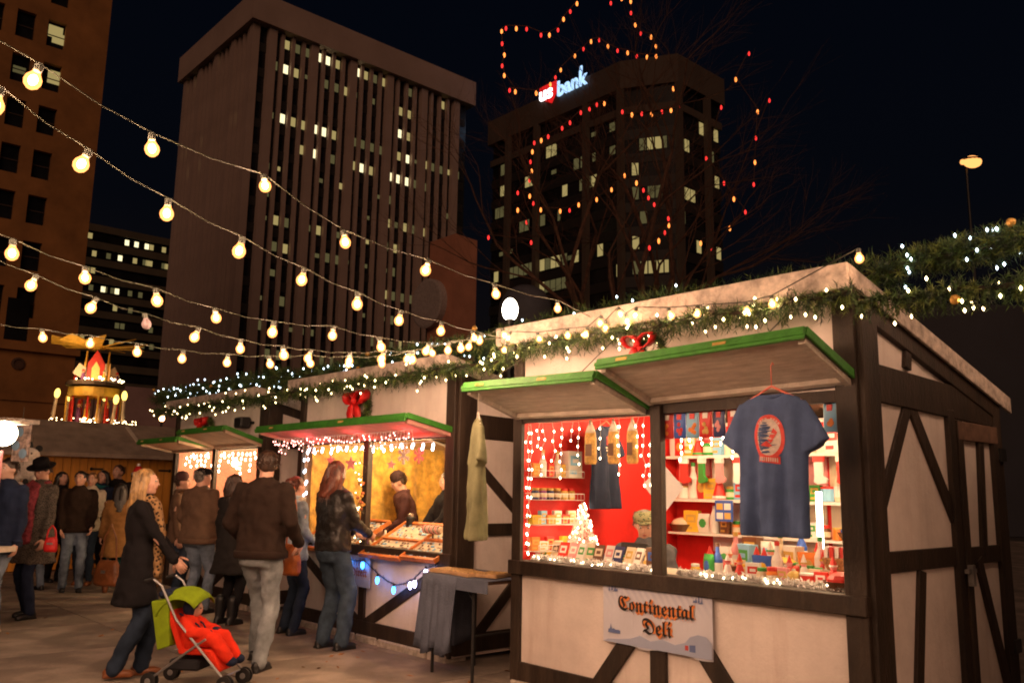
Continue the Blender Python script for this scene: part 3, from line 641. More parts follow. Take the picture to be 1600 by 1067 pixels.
    for (x, y, z, e_, col, r) in lamps:
        ld = bpy.data.lights.new('stall_lamp', 'POINT'); ld.energy = e_; ld.color = col; ld.shadow_soft_size = r
        lo = bpy.data.objects.new('stall_lamp', ld); COL.objects.link(lo); lo.parent = s; lo.location = (x, y, z)
    return s
def hatch(s, x0, x1, z, out, rise, tone, edge=.075, sag=0, name='hatch'):
    """a top-hinged shutter held open; underside of the given wood, green edge board"""
    h = bpy.data.objects.new(name, None); COL.objects.link(h); h.parent = s
    h.location = (x0, -.02, z); L = x1 - x0; th = math.atan2(rise, out); n = math.hypot(out, rise)
    h.rotation_euler = Euler((-th, sag, 0), 'XYZ')
    MB().box(0, L, -n, 0, .02, .04, M['plyg']).box(.02, L - .02, -n + .02, -.0, .0, .018, tone).build('board', h)
    for x in (.005, L - .045): MB().box(x, x + .04, -n + .03, -.0, -.035, -.001, tone).build('side_batten', h)
    MB().box(.05, L - .05, -.045, -.005, -.032, -.001, tone).build('side_batten', h)
    MB().box(-.01, L + .01, -n - .022, -n, -.03, .045, M['green']).build('green_edge', h, bevel=.004)
    MB().box(-.012, L + .012, -n - .03, -n - .0225, -.01, .012, M['green']).build('edge_bead', h)
    MB().box(L + .001, L + .018, -n, 0, .0, .052, M['green']).build('green_edge', h, bevel=.003)
    mt = M['gold']
    for x in (L * .12, L * .62): MB().box(x, x + .09, -n - .035, -n - .031, .0, .018, M['gold']).build('clasp', h)
    return h
def prop_wire(s, a, b, r=.004): return MB().tube([a, b], r, M['wire'], 5).build('stay_wire', s)

WL = (1, .66, .36)
s1 = stall(B1, 'nearest half timbered stall with red inside, raised green edged hatches and a door', M['red'], 1.0,
  front=[((1.235, .56), (.86, .10), .125), ((1.44, .56), (1.44, .10), .13), ((1.765, .56), (2.14, .10), .125)],
  right=[((.62, 2.27), (.66, 2.48), .085), ((.62, 2.06), (.18, 1.42), .10), ((.64, 2.06), (1.20, 1.36), .10), ((.2, 1.125), (1.2, 1.125), .12),
         ((1.215, .06), (1.215, 2.06), .10, .03), ((.66, 1.06), (.46, .1), .10), ((.2, .14), (1.2, .14), .12)],
  lamps=[(.75, .95, 2.18, 48, WL, .08), (2.15, 1.15, 2.18, 70, WL, .08), (1.45, .55, 2.1, 22, WL, .06)])
hatch(s1, .03, 1.37, 2.085, .55, .17, M['plyg'], sag=.02); hatch(s1, 1.39, 2.86, 2.115, .52, .19, M['plyg'], sag=-.02)
for a, b in (((.2, -.55, 2.26), (.25, -.03, 2.6)), ((1.2, -.55, 2.25), (1.1, -.03, 2.6)), ((1.55, -.52, 2.3), (1.6, -.03, 2.6)), ((2.6, -.52, 2.35), (2.5, -.03, 2.6))): prop_wire(s1, a, b)
# door in the side wall
door = MB().box(SW - .02, SW + .012, 1.275, 1.98, .08, 2.02, M['white']).build('door', s1)
for p0, p1, w in (((1.32, .09), (1.32, 2.0), .085), ((1.935, .09), (1.935, 2.0), .085), ((1.28, 1.93), (1.975, 1.93), .12), ((1.28, 1.12), (1.975, 1.12), .11), ((1.28, .15), (1.975, .15), .11), ((1.69, 1.88), (1.62, 1.12), .085), ((1.50, 1.1), (1.92, .15), .085)):
    PR[0] += 1; t = .03 + .0013 * (PR[0] % 9); a = Vector((p0[0], p0[1], 0)); b = Vector((p1[0], p1[1], 0)); d = (b - a).normalized(); n = Vector((-d.y, d.x, 0)) * w / 2
    MB().prism([(SW + .005, p.x, p.y) for p in (a - n, b - n, b + n, a + n)], (t, 0, 0), M['trim'] if w != .12 else mat('worn_door_wood', (.16, .09, .06), .7, .2, 12)).build('door_frame', door, bevel=.003)
MB().box(SW + .05, SW + .075, 1.20, 1.34, 1.02, 1.045, M['metal']).box(SW + .05, SW + .085, 1.25, 1.29, .94, 1.07, M['metal']).build('hasp', door)
for z in (.45, 1.75): MB().box(SW + .045, SW + .06, 1.97, 2.08, z, z + .09, M['blackm']).build('hinge', door)
# stained lower siding: old pink drips
s2 = stall(B2, 'middle half timbered stall with gold cloth inside and a red lit hatch', mat('stall_inner_wood', (.35, .2, .09), .7, .15, 6), .965,
  front=[((1.45, .2), (1.45, .85), .10), ((1.40, .16), (.18, .76), .10), ((1.50, .16), (2.75, .80), .10)],
  right=[((.05, 1.88), (1.0, 1.08), .10), ((.1, 1.13), (2.1, 1.13), .11), ((1.2, 1.08), (.25, .18), .10), ((.1, .15), (2.1, .15), .16)],
  lamps=[(.75, .9, 2.02, 46, (1, .66, .32), .07), (2.1, .9, 2.02, 50, (1, .66, .32), .07), (1.95, .30, 1.86, 42, (1, .60, .28), .03)])  # last lamp is added near the opening to spill light on the paving
h2 = hatch(s2, -.02, 2.84, 1.995, .52, .10, mat('red_lit_board', (.62, .30, .25), .7, .1, 6))  # red of the strip light is put into the underside colour
s3 = stall(B3, 'far half timbered stall with pink checked walls and glowing table lamps inside', mat('pink_check', (.72, .33, .22), .7, .1, 40), .965,
  front=[((1.45, .2), (1.45, .85), .10), ((1.40, .16), (.18, .76), .10), ((1.50, .16), (2.75, .80), .10)],
  right=[((.05, 1.15), (.95, 1.95), .10), ((.1, 1.13), (2.1, 1.13), .11), ((.1, .15), (2.1, .15), .16)],
  lamps=[(.75, .9, 2.02, 32, (1, .60, .34), .07), (2.1, .9, 2.02, 32, (1, .60, .34), .07), (1.7, .30, 1.86, 60, (1, .60, .28), .03)])  # last lamp here too is added for a light band on the ground
hatch(s3, -.02, 1.42, 1.97, .52, .10, mat('peach_board', (.6, .42, .3), .7, .1, 6)); hatch(s3, 1.46, 2.86, 1.995, .52, .16, mat('peach_board', (.6, .42, .3)))
s0 = stall(B0, 'stall at the right picture edge of which only the corner post shows', M['red'], 1.0, interior=False)
# unseen point lights for a pink LED strip assumed under the middle hatch
for xx in (.5, 1.5, 2.4):
    ld = bpy.data.lights.new('pink_strip_lamp', 'POINT'); ld.energy = 2.2; ld.color = (1, .08, .08); ld.shadow_soft_size = .05
    lo = bpy.data.objects.new('pink_strip_lamp', ld); COL.objects.link(lo); lo.parent = s2; lo.location = (xx, -.22, 1.93)
# ------------------------------------------------------------------ banner sign on the deli
def on(frame, name, label, cat, a, d, h, rz=0, group=None):
    p = frame.w(a, d, h); return thing(name, label, cat, p, ANG + rz, group)
bn = on(B1, 'banner', 'white and pale blue banner reading Continental Deli below the deli counter', 'banner', .975, -.035, .475)
bm = mat('banner_vinyl', (.60, .60, .68), .55, .03, 3, .03, 10)
nn = bm.node_tree; N_ = nn.nodes; b_ = N_['Principled BSDF']; src_ = b_.inputs['Base Color'].links[0].from_socket
tc_ = N_.new('ShaderNodeTexCoord'); mp_ = N_.new('ShaderNodeMapping'); mp_.inputs['Rotation'].default_value = (0, .62, 0); nn.links.new(tc_.outputs['Object'], mp_.inputs[0])
wv = N_.new('ShaderNodeTexWave'); wv.inputs['Scale'].default_value = 7; wv.bands_direction = 'X'; nn.links.new(mp_.outputs[0], wv.inputs[0])
sx_ = N_.new('ShaderNodeSeparateXYZ'); nn.links.new(tc_.outputs['Object'], sx_.inputs[0])
mr_ = N_.new('ShaderNodeMapRange'); mr_.inputs[1].default_value = .22; mr_.inputs[2].default_value = .42; nn.links.new(sx_.outputs['Z'], mr_.inputs[0])
ml_ = N_.new('ShaderNodeMath'); ml_.operation = 'MULTIPLY'; nn.links.new(wv.outputs['Fac'], ml_.inputs[0]); nn.links.new(mr_.outputs[0], ml_.inputs[1])
ml2 = N_.new('ShaderNodeMath'); ml2.operation = 'MULTIPLY'; ml2.inputs[1].default_value = .55; nn.links.new(ml_.outputs[0], ml2.inputs[0])
mx_ = N_.new('ShaderNodeMixRGB'); mx_.inputs[2].default_value = (.33, .36, .52, 1); nn.links.new(src_, mx_.inputs[1]); nn.links.new(ml2.outputs[0], mx_.inputs[0]); nn.links.new(mx_.outputs[0], b_.inputs['Base Color'])
gv = []
nx = 24
for j in range(2):
    for i in range(nx + 1):
        x = .905 * i / nx; gv.append((x, .004 * math.sin(i * 1.1) , (.44 if j else 0) + (.012 * math.sin(i * .5))))
fs_ = [(i, i + 1, nx + 2 + i, nx + 1 + i) for i in range(nx)]
me_ = MB().add(gv, fs_, bm).build('sheet', bn); sm_ = me_.modifiers.new('thickness', 'SOLIDIFY'); sm_.thickness = .003
def ink(name, col): return mat(name, col, .6, .03, 5, 0)
FR = str.maketrans({**{chr(65 + i): chr(0x1D56C + i) for i in range(26)}, **{chr(97 + i): chr(0x1D586 + i) for i in range(26)}})
def blackletter(body, size, x, z, par, y, col, off, name='lettering'):
    me = text_mesh(body.translate(FR), size, .0006, 'CENTER', offset=off * size); me.materials.append(col)
    return inst(name, me, par, (x, y, z), (PI / 2, 0, 0))
for body, size, x, z in (('Continental', .128, .455, .225), ('Deli', .135, .475, .095)):
    blackletter(body, size, x + .006, z - .008, bn, -.0085, ink('orange_ink', (.72, .24, .06)), .055)
    blackletter(body, size, x, z, bn, -.0105, ink('black_ink', (.012, .01, .012)), .004)
blue_i = ink('blue_ink', (.12, .17, .36)); pale_i = ink('pale_blue_ink', (.36, .41, .56))
def blob(par, pts, y, m, name): return MB().prism([(x, y, z) for x, z in pts], (0, -.0008, 0), m).build(name, par)
blob(bn, [(.004, .002), (.902, .002), (.902, .10), (.86, .135), (.80, .14), (.74, .12), (.70, .08), (.62, .055), (.52, .075), (.42, .05), (.33, .075), (.25, .045), (.15, .03), (.05, .02)], -.0062, pale_i, 'printed_hills')
for cx, cz, fl in ((.085, .365, 1), (.80, .355, -1)):     # small crest drawings
    g = bpy.data.objects.new('crest', None); COL.objects.link(g); g.parent = bn
    for dx, dz, w, h in ((-.03, 0, .012, .05), (-.005, .01, .014, .06), (.02, -.005, .02, .035), (.035, -.012, .02, .02), (0, -.02, .05, .012)):
        blob(g, [(cx + fl * dx, cz + dz - h / 2), (cx + fl * dx + w, cz + dz - h / 2 + .004), (cx + fl * dx + w * .6, cz + dz + h / 2)], -.0075 - .0002 * abs(dz), blue_i, 'ink_shape')
blob(bn, [(.05, .065), (.16, .065), (.16, .085), (.145, .09), (.12, .088), (.1, .095), (.085, .09), (.075, .125), (.068, .09), (.055, .088)], -.0075, blue_i, 'printed_town')
blob(bn, [(.70, .035), (.725, .035), (.725, .065), (.70, .065)], -.0075, ink('red_ink', (.5, .06, .05)), 'printed_flag'); blob(bn, [(.735, .03), (.78, .03), (.78, .075), (.735, .07)], -.0075, blue_i, 'printed_flag')
# ------------------------------------------------------------------ garlands
def garland(path, r, per_m, label, lights, name='pine_garland', flo=.0, seed=1, lr=.009, ornaments=(), group='pine garlands with fairy lights', jag=.0, lamp=None):
    rg = random.Random(seed); t = thing(name, label, 'garland', path[0], 0, group); o0 = Vector(path[0])
    mb = MB(); lm = MB(); pts = [Vector(p) - o0 for p in path]
    nm = M['needle']; mt = [nm, mat('pine_needle_light', (.13, .18, .035), .6, .4, 30, 0), mat('pine_needle_dark', (.014, .035, .014), .6, .4, 30, 0)]
    mb.tube(pts, .014, M['trim'], 5)
    for i in range(len(pts) - 1):
        a, b = pts[i], pts[i + 1]; L = (b - a).length; d = (b - a).normalized()
        for k in range(int(L * per_m)):
            c = a.lerp(b, rg.random()); th = rg.uniform(0, 2 * PI)
            e1 = d.cross(Vector((0, 0, 1))).normalized(); e2 = e1.cross(d)
            rr = r * (1 + jag * math.sin((c + o0).x * 13 + (c + o0).y * 9)); out = e1 * math.cos(th) + e2 * math.sin(th)
            tip = c + out * rr * rg.uniform(.5, 1.1) + d * rg.uniform(-.5, .5) * rr + Vector((0, 0, -flo * rr * rg.random()))
            base = c + out * rr * .15; m = mt[0 if rg.random() < .5 else (1 if rg.random() < .5 else 2)]
            ax = (tip - base); nrm = ax.cross(Vector((rg.gauss(0, 1), rg.gauss(0, 1), rg.gauss(0, 1)))).normalized(); n2 = ax.normalized().cross(nrm)
            vs = []; fs = []
            for q in range(9):
                s_ = .25 + .75 * q / 9; p = base + ax * s_; side = nrm * math.cos(q * 2.4) + n2 * math.sin(q * 2.4)
                ln = rr * rg.uniform(.28, .42); tt = p + side * ln + ax.normalized() * ln * .8; w = ax.normalized().cross(side) * .0035
                o = len(vs); vs += [p - w, p + w, tt]; fs.append((o, o + 1, o + 2))
            w = nrm * .003; o = len(vs); vs += [base - w, base + w, tip]; fs.append((o, o + 1, o + 2))
            mb.add(vs, fs, m)
            if rg.random() < lights / per_m:
                q = tip + out * .01; lm.octa(q, (lr, lr, lr * 1.5), lamp or M['warm'])
    mb.build('foliage', t, kind='stuff'); 
    if lm.v: lm.build('fairy_lights', t, kind='stuff')
    for (k, m, rad) in ornaments:
        i = rg.randrange(len(pts) - 1); c = pts[i].lerp(pts[i + 1], rg.random()) + Vector((rg.uniform(-.5, .5) * r, 0, rg.uniform(-.9, .9) * r)) - V * r * .75
        inst('bauble', k, t, c)
    return t
def gpath(F, a0, a1, d, z, step=.16, amp=.02, seed=1, sag=0):
    n = max(2, int(abs(a1 - a0) / step)); rg = random.Random(seed); out = []
    for i in range(n + 1):
        f = i / n; out.append(F.w(a0 + (a1 - a0) * f, d + rg.uniform(-.01, .01), z + rg.uniform(-amp, amp) - sag * math.sin(PI * f)))
    return out
bb = [MB().ball((0, 0, 0), .026, mat('bauble_' + n_, c_, .25, .05, 3, 0, metal=.5), 8, 6).mesh('bauble') for n_, c_ in (('gold', (.7, .4, .1)), ('silver', (.6, .55, .5)), ('copper', (.6, .22, .1)))]
orn = [(bb[(i * 2) % 4 % 2], None, .03) for i in range(3)]
garland(gpath(B1, -.02, 2.98, -.215, 2.60, seed=2), .085, 330, 'pine garland with warm lights under the deli roof edge', 16, flo=.9, seed=4)
garland(gpath(B1, 3.0, 5.2, -.2, 2.545, seed=3, sag=.03), .08, 420, 'pine garland with warm lights strung out to the right of the deli', 20, flo=.8, seed=5, ornaments=[(bb[0], 0, 0)] * 3)
garland(gpath(B2, -.15, 3.75, -.22, 2.55, seed=4), .09, 230, 'pine garland with warm lights along the middle stall', 15, flo=.7, seed=6)
garland(gpath(B3, -.35, 3.65, -.22, 2.55, seed=5), .09, 170, 'pine garland with warm lights along the far stall', 14, flo=.7, seed=7)
HD, HZ = .35, 2.83
garland(gpath(B1, 3.02, 4.9, HD, HZ + .035, seed=6), .105, 700, 'bushy pine garland with cool white lights and baubles above the gap right of the deli', 34, seed=8, jag=.15, lr=.009, lamp=M['cool'], ornaments=orn)
garland(gpath(B1, -.95, 3.0, HD, HZ, seed=7), .16, 380, 'bushy pine garland with cool white lights along the deli roof top', 9, seed=9, jag=.15, lr=.009, lamp=M['cool'], ornaments=orn)
garland(gpath(B2, -.95, 2.9, HD - .17, HZ - .02, seed=8), .14, 300, 'bushy pine garland with cool white lights along the middle stall roof top', 11, seed=10, jag=.15, lr=.010, lamp=M['cool'], ornaments=orn)
garland(gpath(B3, -1.4, 2.9, HD - .2, HZ + .03, seed=9), .15, 240, 'bushy pine garland with cool white lights along the far stall roof top', 13, seed=11, jag=.15, lr=.011, lamp=M['cool'], ornaments=orn)
# ------------------------------------------------------------------ wreaths with bows
def wreath(F, a, d, h, r, label, bow_side=0, seed=1):
    rg = random.Random(seed); t = on(F, 'wreath', label, 'wreath', a, d, h, 0, 'wreaths with red bows')
    mb = MB(); ms = [M['needle'], MATS['pine_needle_light'], MATS['pine_needle_dark']]
    for k in range(1500):
        th = rg.uniform(0, 2 * PI); ph = rg.uniform(0, 2 * PI); c = Vector((math.cos(th) * r * .7, 0, math.sin(th) * r * .7)); out = Vector((math.cos(th), 0, math.sin(th)))
        tip = c + (out * math.cos(ph) + Vector((0, -1, 0)) * math.sin(ph)) * r * .38 * rg.uniform(.6, 1.1) + Vector((-math.sin(th), 0, math.cos(th))) * rg.uniform(-.3, .3) * r
        w = Vector((rg.gauss(0, 1), rg.gauss(0, 1), rg.gauss(0, 1))).normalized() * .006
        mb.add([c - w, c + w, tip], [(0, 1, 2)], ms[rg.randrange(3)])
    mb.build('greenery', t, kind='stuff')
    b = bpy.data.objects.new('bow', None); COL.objects.link(b); b.parent = t; b.location = (bow_side, -r * .35, r * .35); b.scale = (1.45 * r / .13,) * 3
    rm = M['redcloth']
    for sx in (-1, 1):
        vs = []; fs = []
        for i in range(9):
            a_ = 2 * PI * i / 8 * .98; x = sx * (.045 - .045 * math.cos(a_)); z = .032 * math.sin(a_) + .012 * (1 - math.cos(a_)); w_ = .018 + .012 * math.sin(a_ / 2)
            vs += [(x, -w_, z), (x, w_, z + .012)]
        fs = [(2 * i, 2 * i + 1, 2 * i + 3, 2 * i + 2) for i in range(8)]
        lo = MB().add(vs, fs, rm).build('ribbon_loop', b, smooth=True); lo.modifiers.new('th', 'SOLIDIFY').thickness = .004
        vs = []
        for i in range(6):
            f = i / 5; x = sx * (.005 + .05 * f + .012 * math.sin(f * 5)); z = -.16 * f; w_ = .012 + .016 * f; vs += [(x - w_, -.01 - .01 * math.sin(f * 6), z), (x + w_, -.005 + .01 * math.sin(f * 6), z - .01)]
        lo = MB().add(vs, [(2 * i, 2 * i + 1, 2 * i + 3, 2 * i + 2) for i in range(5)], rm).build('ribbon_tail', b, smooth=True); lo.modifiers.new('th', 'SOLIDIFY').thickness = .004
    MB().ball((0, -.012, 0), (.016, .016, .018), rm, 8, 6).build('knot', b, smooth=True)
_w = B1.on_d(1022, 548, -.22)
wreath(B1, _w.x, -.24, _w.z, .125, 'wreath with a bright red bow on the deli front below the garland', -.08, 3)
wreath(B2, 1.34, -.06, 2.31, .18, 'wreath with a long red bow on the middle stall front', -.01, 4)
wreath(B3, 1.25, -.06, 2.27, .15, 'dark wreath with red ribbon at its left on the far stall front', -.13, 5)
# speaker on far stall front
o = on(B3, 'spot_fixture', 'small black wall fixture on the far stall front near its corner', 'fixture', 2.42, -.1, 2.28)
MB().box(-.13, .09, -.07, .07, -.07, .07, M['black']).build('housing', o, bevel=.02); MB().tube([(0, .05, 0), (.12, .12, 0)], .02, M['black']).build('bracket', o)
# ------------------------------------------------------------------ overhead bulb strings
core = MB().ball((0, 0, -.052), (.0145, .0145, .0195), M['bulb'], 10, 7).mesh('glowing_core'); core2 = MB().ball((0, 0, -.052), (.0135, .0135, .018), M['bulbrow'], 10, 7).mesh('glowing_core')
env = MB().lathe([(.012, -.014), (.015, -.026), (.0265, -.044), (.0285, -.058), (.023, -.074), (.011, -.084), (.002, -.086)], M['shell'], n=14)
envm = env.mesh('bulb'); envm.polygons.foreach_set('use_smooth', [True] * len(envm.polygons))
deadm = MB().lathe([(.012, -.014), (.015, -.026), (.0265, -.044), (.0285, -.058), (.023, -.074), (.011, -.084), (.002, -.086)], mat('unlit_bulb_glass', (.45, .35, .38), .15, .1, 3, 0), n=14).mesh('bulb')
sock = MB().lathe([(.012, .012), (.0155, .008), (.0155, -.012), (.013, -.018)], M['socket'], n=8).mesh('socket')
def bulb_string(label, pts, Y0, Y1, extra=(), back=None, dead=(), k=1.0):
    """pts: bulbs in picture order, first nearest the camera; inverse depth runs evenly along a straight span"""
    t = thing('string_lights', label, 'string lights', (0, 0, 0), 0, 'bulb strings over the market lane'); n = len(pts); P = []
    xs = [p[0] for p in pts]
    for i, (x, y) in enumerate(pts):
        f = (x - xs[0]) / (xs[-1] - xs[0]); Y = 1 / ((1 - f) / Y0 + f / Y1); P.append(at(x, y, Y=Y) + Vector((0, 0, .058)))
    full = ([P[0] + (P[0] - P[1]) * j * .98 + Vector((0, 0, .012 * j * j)) for j in range(back or 0, 0, -1)]) + P
    wp = []
    for i, p in enumerate(full):
        wp.append(p + Vector((0, 0, .012)))
        if i < len(full) - 1: wp.append((p + full[i + 1]) / 2 + Vector((0, 0, -.002)))
    wp += [Vector(e_) for e_ in extra]
    MB().tube(wp, .0024, M['wire'], 6).build('cable', t)
    for i, p in enumerate(full):
        j = i - (len(full) - n)
        rot = (R.uniform(-.35, .35), R.uniform(-.35, .35), 0); kk = k * R.uniform(.9, 1.06)
        b = inst('bulb', deadm if j in dead else envm, t, p, rot, (kk, kk, kk)); inst('socket', sock, b)
        if j not in dead: inst('glowing_core', core, b)
    return t
end1 = B1.w(.03, -.2, 2.70)
bulb_string('topmost and nearest bulb string, crossing in front of the tall tower', [(58, 131), (235, 236), (411, 298), (536, 382), (669, 426), (773, 462), (871, 485)], 2.6, 5.6, back=9, k=.95, extra=[B1.w(1.0, -.2, 2.74)])
bulb_string('second bulb string from the top, passing over the dark banded building', [(-4, 168), (135, 263), (261, 337), (377, 394), (474, 440), (558, 476), (626, 502), (690, 518), (738, 531)], 2.5, 6.2, back=9, extra=[end1])
bulb_string('third bulb string from the top on the left', [(18, 397), (131, 439), (242, 471), (335, 501), (427, 520), (520, 526), (592, 543), (670, 550), (720, 546)], 3.7, 6.4, back=9, extra=[end1])
bulb_string('fourth bulb string from the top, with one unlit bulb', [(-40, 408), (54, 449), (148, 484), (225, 508), (309, 529), (375, 547), (441, 557), (485, 562), (546, 566), (600, 562), (645, 562), (700, 548), (751, 535)], 4.3, 6.6, back=8, dead=(3,), extra=[end1])
bulb_string('lowest bulb string, level above the candle pyramid', [(-20, 520), (64, 530), (141, 540), (213, 552), (285, 562), (355, 568), (419, 571), (481, 569), (547, 571), (595, 570), (640, 562), (672, 554), (735, 543), (785, 526)], 5.4, 6.7, back=7, extra=[end1])
fx = thing('string_lights', 'row of warm bulbs strung along the deli roof edge', 'string lights', (0, 0, 0), 0, 'bulb strings over the market lane')
wp = []
for x, y in ((790, 548), (797, 530), (840, 532), (887, 526), (918, 524), (939, 506), (946, 514), (966, 493), (978, 503), (994, 494), (1045, 495), (1090, 492), (1165, 488), (1206, 478), (1342, 405)):
    q = B1.on_d(x, y, -.27); p = B1.w(q.x, q.y, q.z + .05); wp.append(p + Vector((0, 0, .012)))
    b = inst('bulb', envm, fx, p, (R.uniform(-.4, .4), R.uniform(-.4, .4), 0), (.85, .85, .85)); inst('socket', sock, b); inst('glowing_core', core2, b)
MB().tube(wp, .004, M['darkwire'], 5).build('cable', fx)
# unseen bulb strings added around the viewer to light the stalls and lane
for i, (x0, y0, x1, y1) in enumerate(((4.3, 4.6, 2.4, -1.5), (-3.2, 2.0, 4.2, 2.1), (-7, 1.0, -5, -7), (6.2, 5.2, 4.2, -2), (2.35, 3.3, 5.0, 6.3))):
    t = thing('string_lights', ['bulb string running overhead just right of the viewer', 'bulb string crossing the lane just above the viewer', 'leftmost bulb string over the lane behind the viewer', 'bulb string running farthest right of the viewer', 'short bulb string over the gap right of the deli'][i], 'string lights', (0, 0, 0), 0, 'bulb strings over the market lane')
    a = Vector((x0, y0, 3.6)); b_ = Vector((x1, y1, 3.6)); n = 12 if i < 4 else 10; wp = []
    for j in range(n + 1):
        p = a.lerp(b_, j / n) - Vector((0, 0, .25 * math.sin(PI * j / n))); wp.append(p + Vector((0, 0, .012)))
        if j % n: b = inst('bulb', envm, t, p); inst('socket', sock, b); inst('glowing_core', core, b)
    MB().tube(wp, .0024, M['wire'], 6).build('cable', t)
# ================================================================== people
def baked(mb, name, voxel, smooth_it=3, wr=0, freq=14, seed=0, parent=None, mats=None):
    """closed overlapping shapes fused into one continuous skin"""
    me = mb.mesh(name); o = bpy.data.objects.new(name, me); COL.objects.link(o)
    m = o.modifiers.new('fuse', 'REMESH'); m.mode = 'VOXEL'; m.voxel_size = voxel
    s = o.modifiers.new('relax', 'SMOOTH'); s.factor = .6; s.iterations = smooth_it
    if wr:
        for fq, st_ in ((freq, 2.2), (freq * 2.4, 1.1)):
            kx = 'folds_%d' % int(fq)
            tx = bpy.data.textures.get(kx)
            if not tx: tx = bpy.data.textures.new(kx, 'CLOUDS'); tx.noise_scale = 1.0 / fq; tx.noise_depth = 1
            dm = o.modifiers.new('folds', 'DISPLACE'); dm.texture = tx; dm.strength = wr * st_; dm.mid_level = .5; dm.texture_coords = 'LOCAL'
    dg = bpy.context.evaluated_depsgraph_get(); e_ = o.evaluated_get(dg); nm = bpy.data.meshes.new_from_object(e_)
    bpy.data.objects.remove(o); bpy.data.meshes.remove(me)
    nm.name = name; nm.materials.clear()
    for m_ in (mats or mb.mats): nm.materials.append(m_)
    for p in nm.polygons: p.use_smooth = True; p.material_index = 0
    r = bpy.data.objects.new(name, nm); COL.objects.link(r); r.parent = parent
    return r
def ring(z, rx, ry, y=0, x=0, n=18, e=2.4):
    out = []
    for k in range(n):
        a = 2 * PI * k / n; c, s = math.cos(a), math.sin(a)
        out.append(Vector((x + rx * math.copysign(abs(c) ** (2 / e), c), y + ry * math.copysign(abs(s) ** (2 / e), s), z)))
    return out
def ik(a, b, l1, l2, pole):
    d = b - a; L = min(d.length, (l1 + l2) * .995); d = d.normalized(); b = a + d * L
    x = (l1 * l1 - l2 * l2 + L * L) / (2 * L); h = math.sqrt(max(l1 * l1 - x * x, 0)); pole = (pole - d * pole.dot(d)).normalized()
    return a + d * x + pole * h, b
def limb(mb, pts, rs, m, n=10, sub=4):
    P = []; Q = []
    for i in range(len(pts) - 1):
        for j in range(sub): f = j / sub; P.append(pts[i].lerp(pts[i + 1], f)); Q.append(rs[i] * (1 - f) + rs[i + 1] * f)
    P.append(pts[-1]); Q.append(rs[-1]); mb.tube(P, Q, m, n)
    for p, r in zip(pts, rs): mb.ball(p, r * 1.0, m, n, 7)
SKIN = [mat('skin_fair', (.60, .34, .25), .55, .06, 10, .05, 60), mat('skin_tan', (.48, .25, .17), .55, .06, 10, .05, 60)]
def hand(mb, w, d, inward, m, k=1.0, curl=.7):
    """palm, four curled fingers of unequal length and a thumb at the wrist w, pointing along d"""
    d = d.normalized(); inward = (inward - d * inward.dot(d)).normalized(); s = d.cross(inward)
    T = Matrix((s, d, inward)).transposed()
    mb.ball(w + d * .045 * k, (.038 * k, .05 * k, .016 * k), m, 10, 6, T)
    for i, L in enumerate((.066, .076, .070, .054)):
        p = w + d * .082 * k + s * (-.027 + .018 * i) * k; P = [w + d * .05 * k + s * (-.022 + .015 * i) * k, p]; a = 0
        for f in (.42, .32, .26):
            a += curl * .62; p = p + (d * math.cos(a) + inward * math.sin(a)) * L * f * k; P.append(p)
        mb.tube(P, [.010 * k, .0095 * k, .009 * k, .008 * k, .006 * k], m, 6)
    p = w + d * .02 * k - s * .026 * k; P = [p]
    for f, a in ((.035, .9), (.030, .5), (.022, .3)):
        p = p + (d * math.cos(a) - s * math.sin(a) * .9 + inward * .45).normalized() * f * k; P.append(p)
    mb.tube(P, [.013 * k, .0115 * k, .010 * k, .007 * k], m, 6)
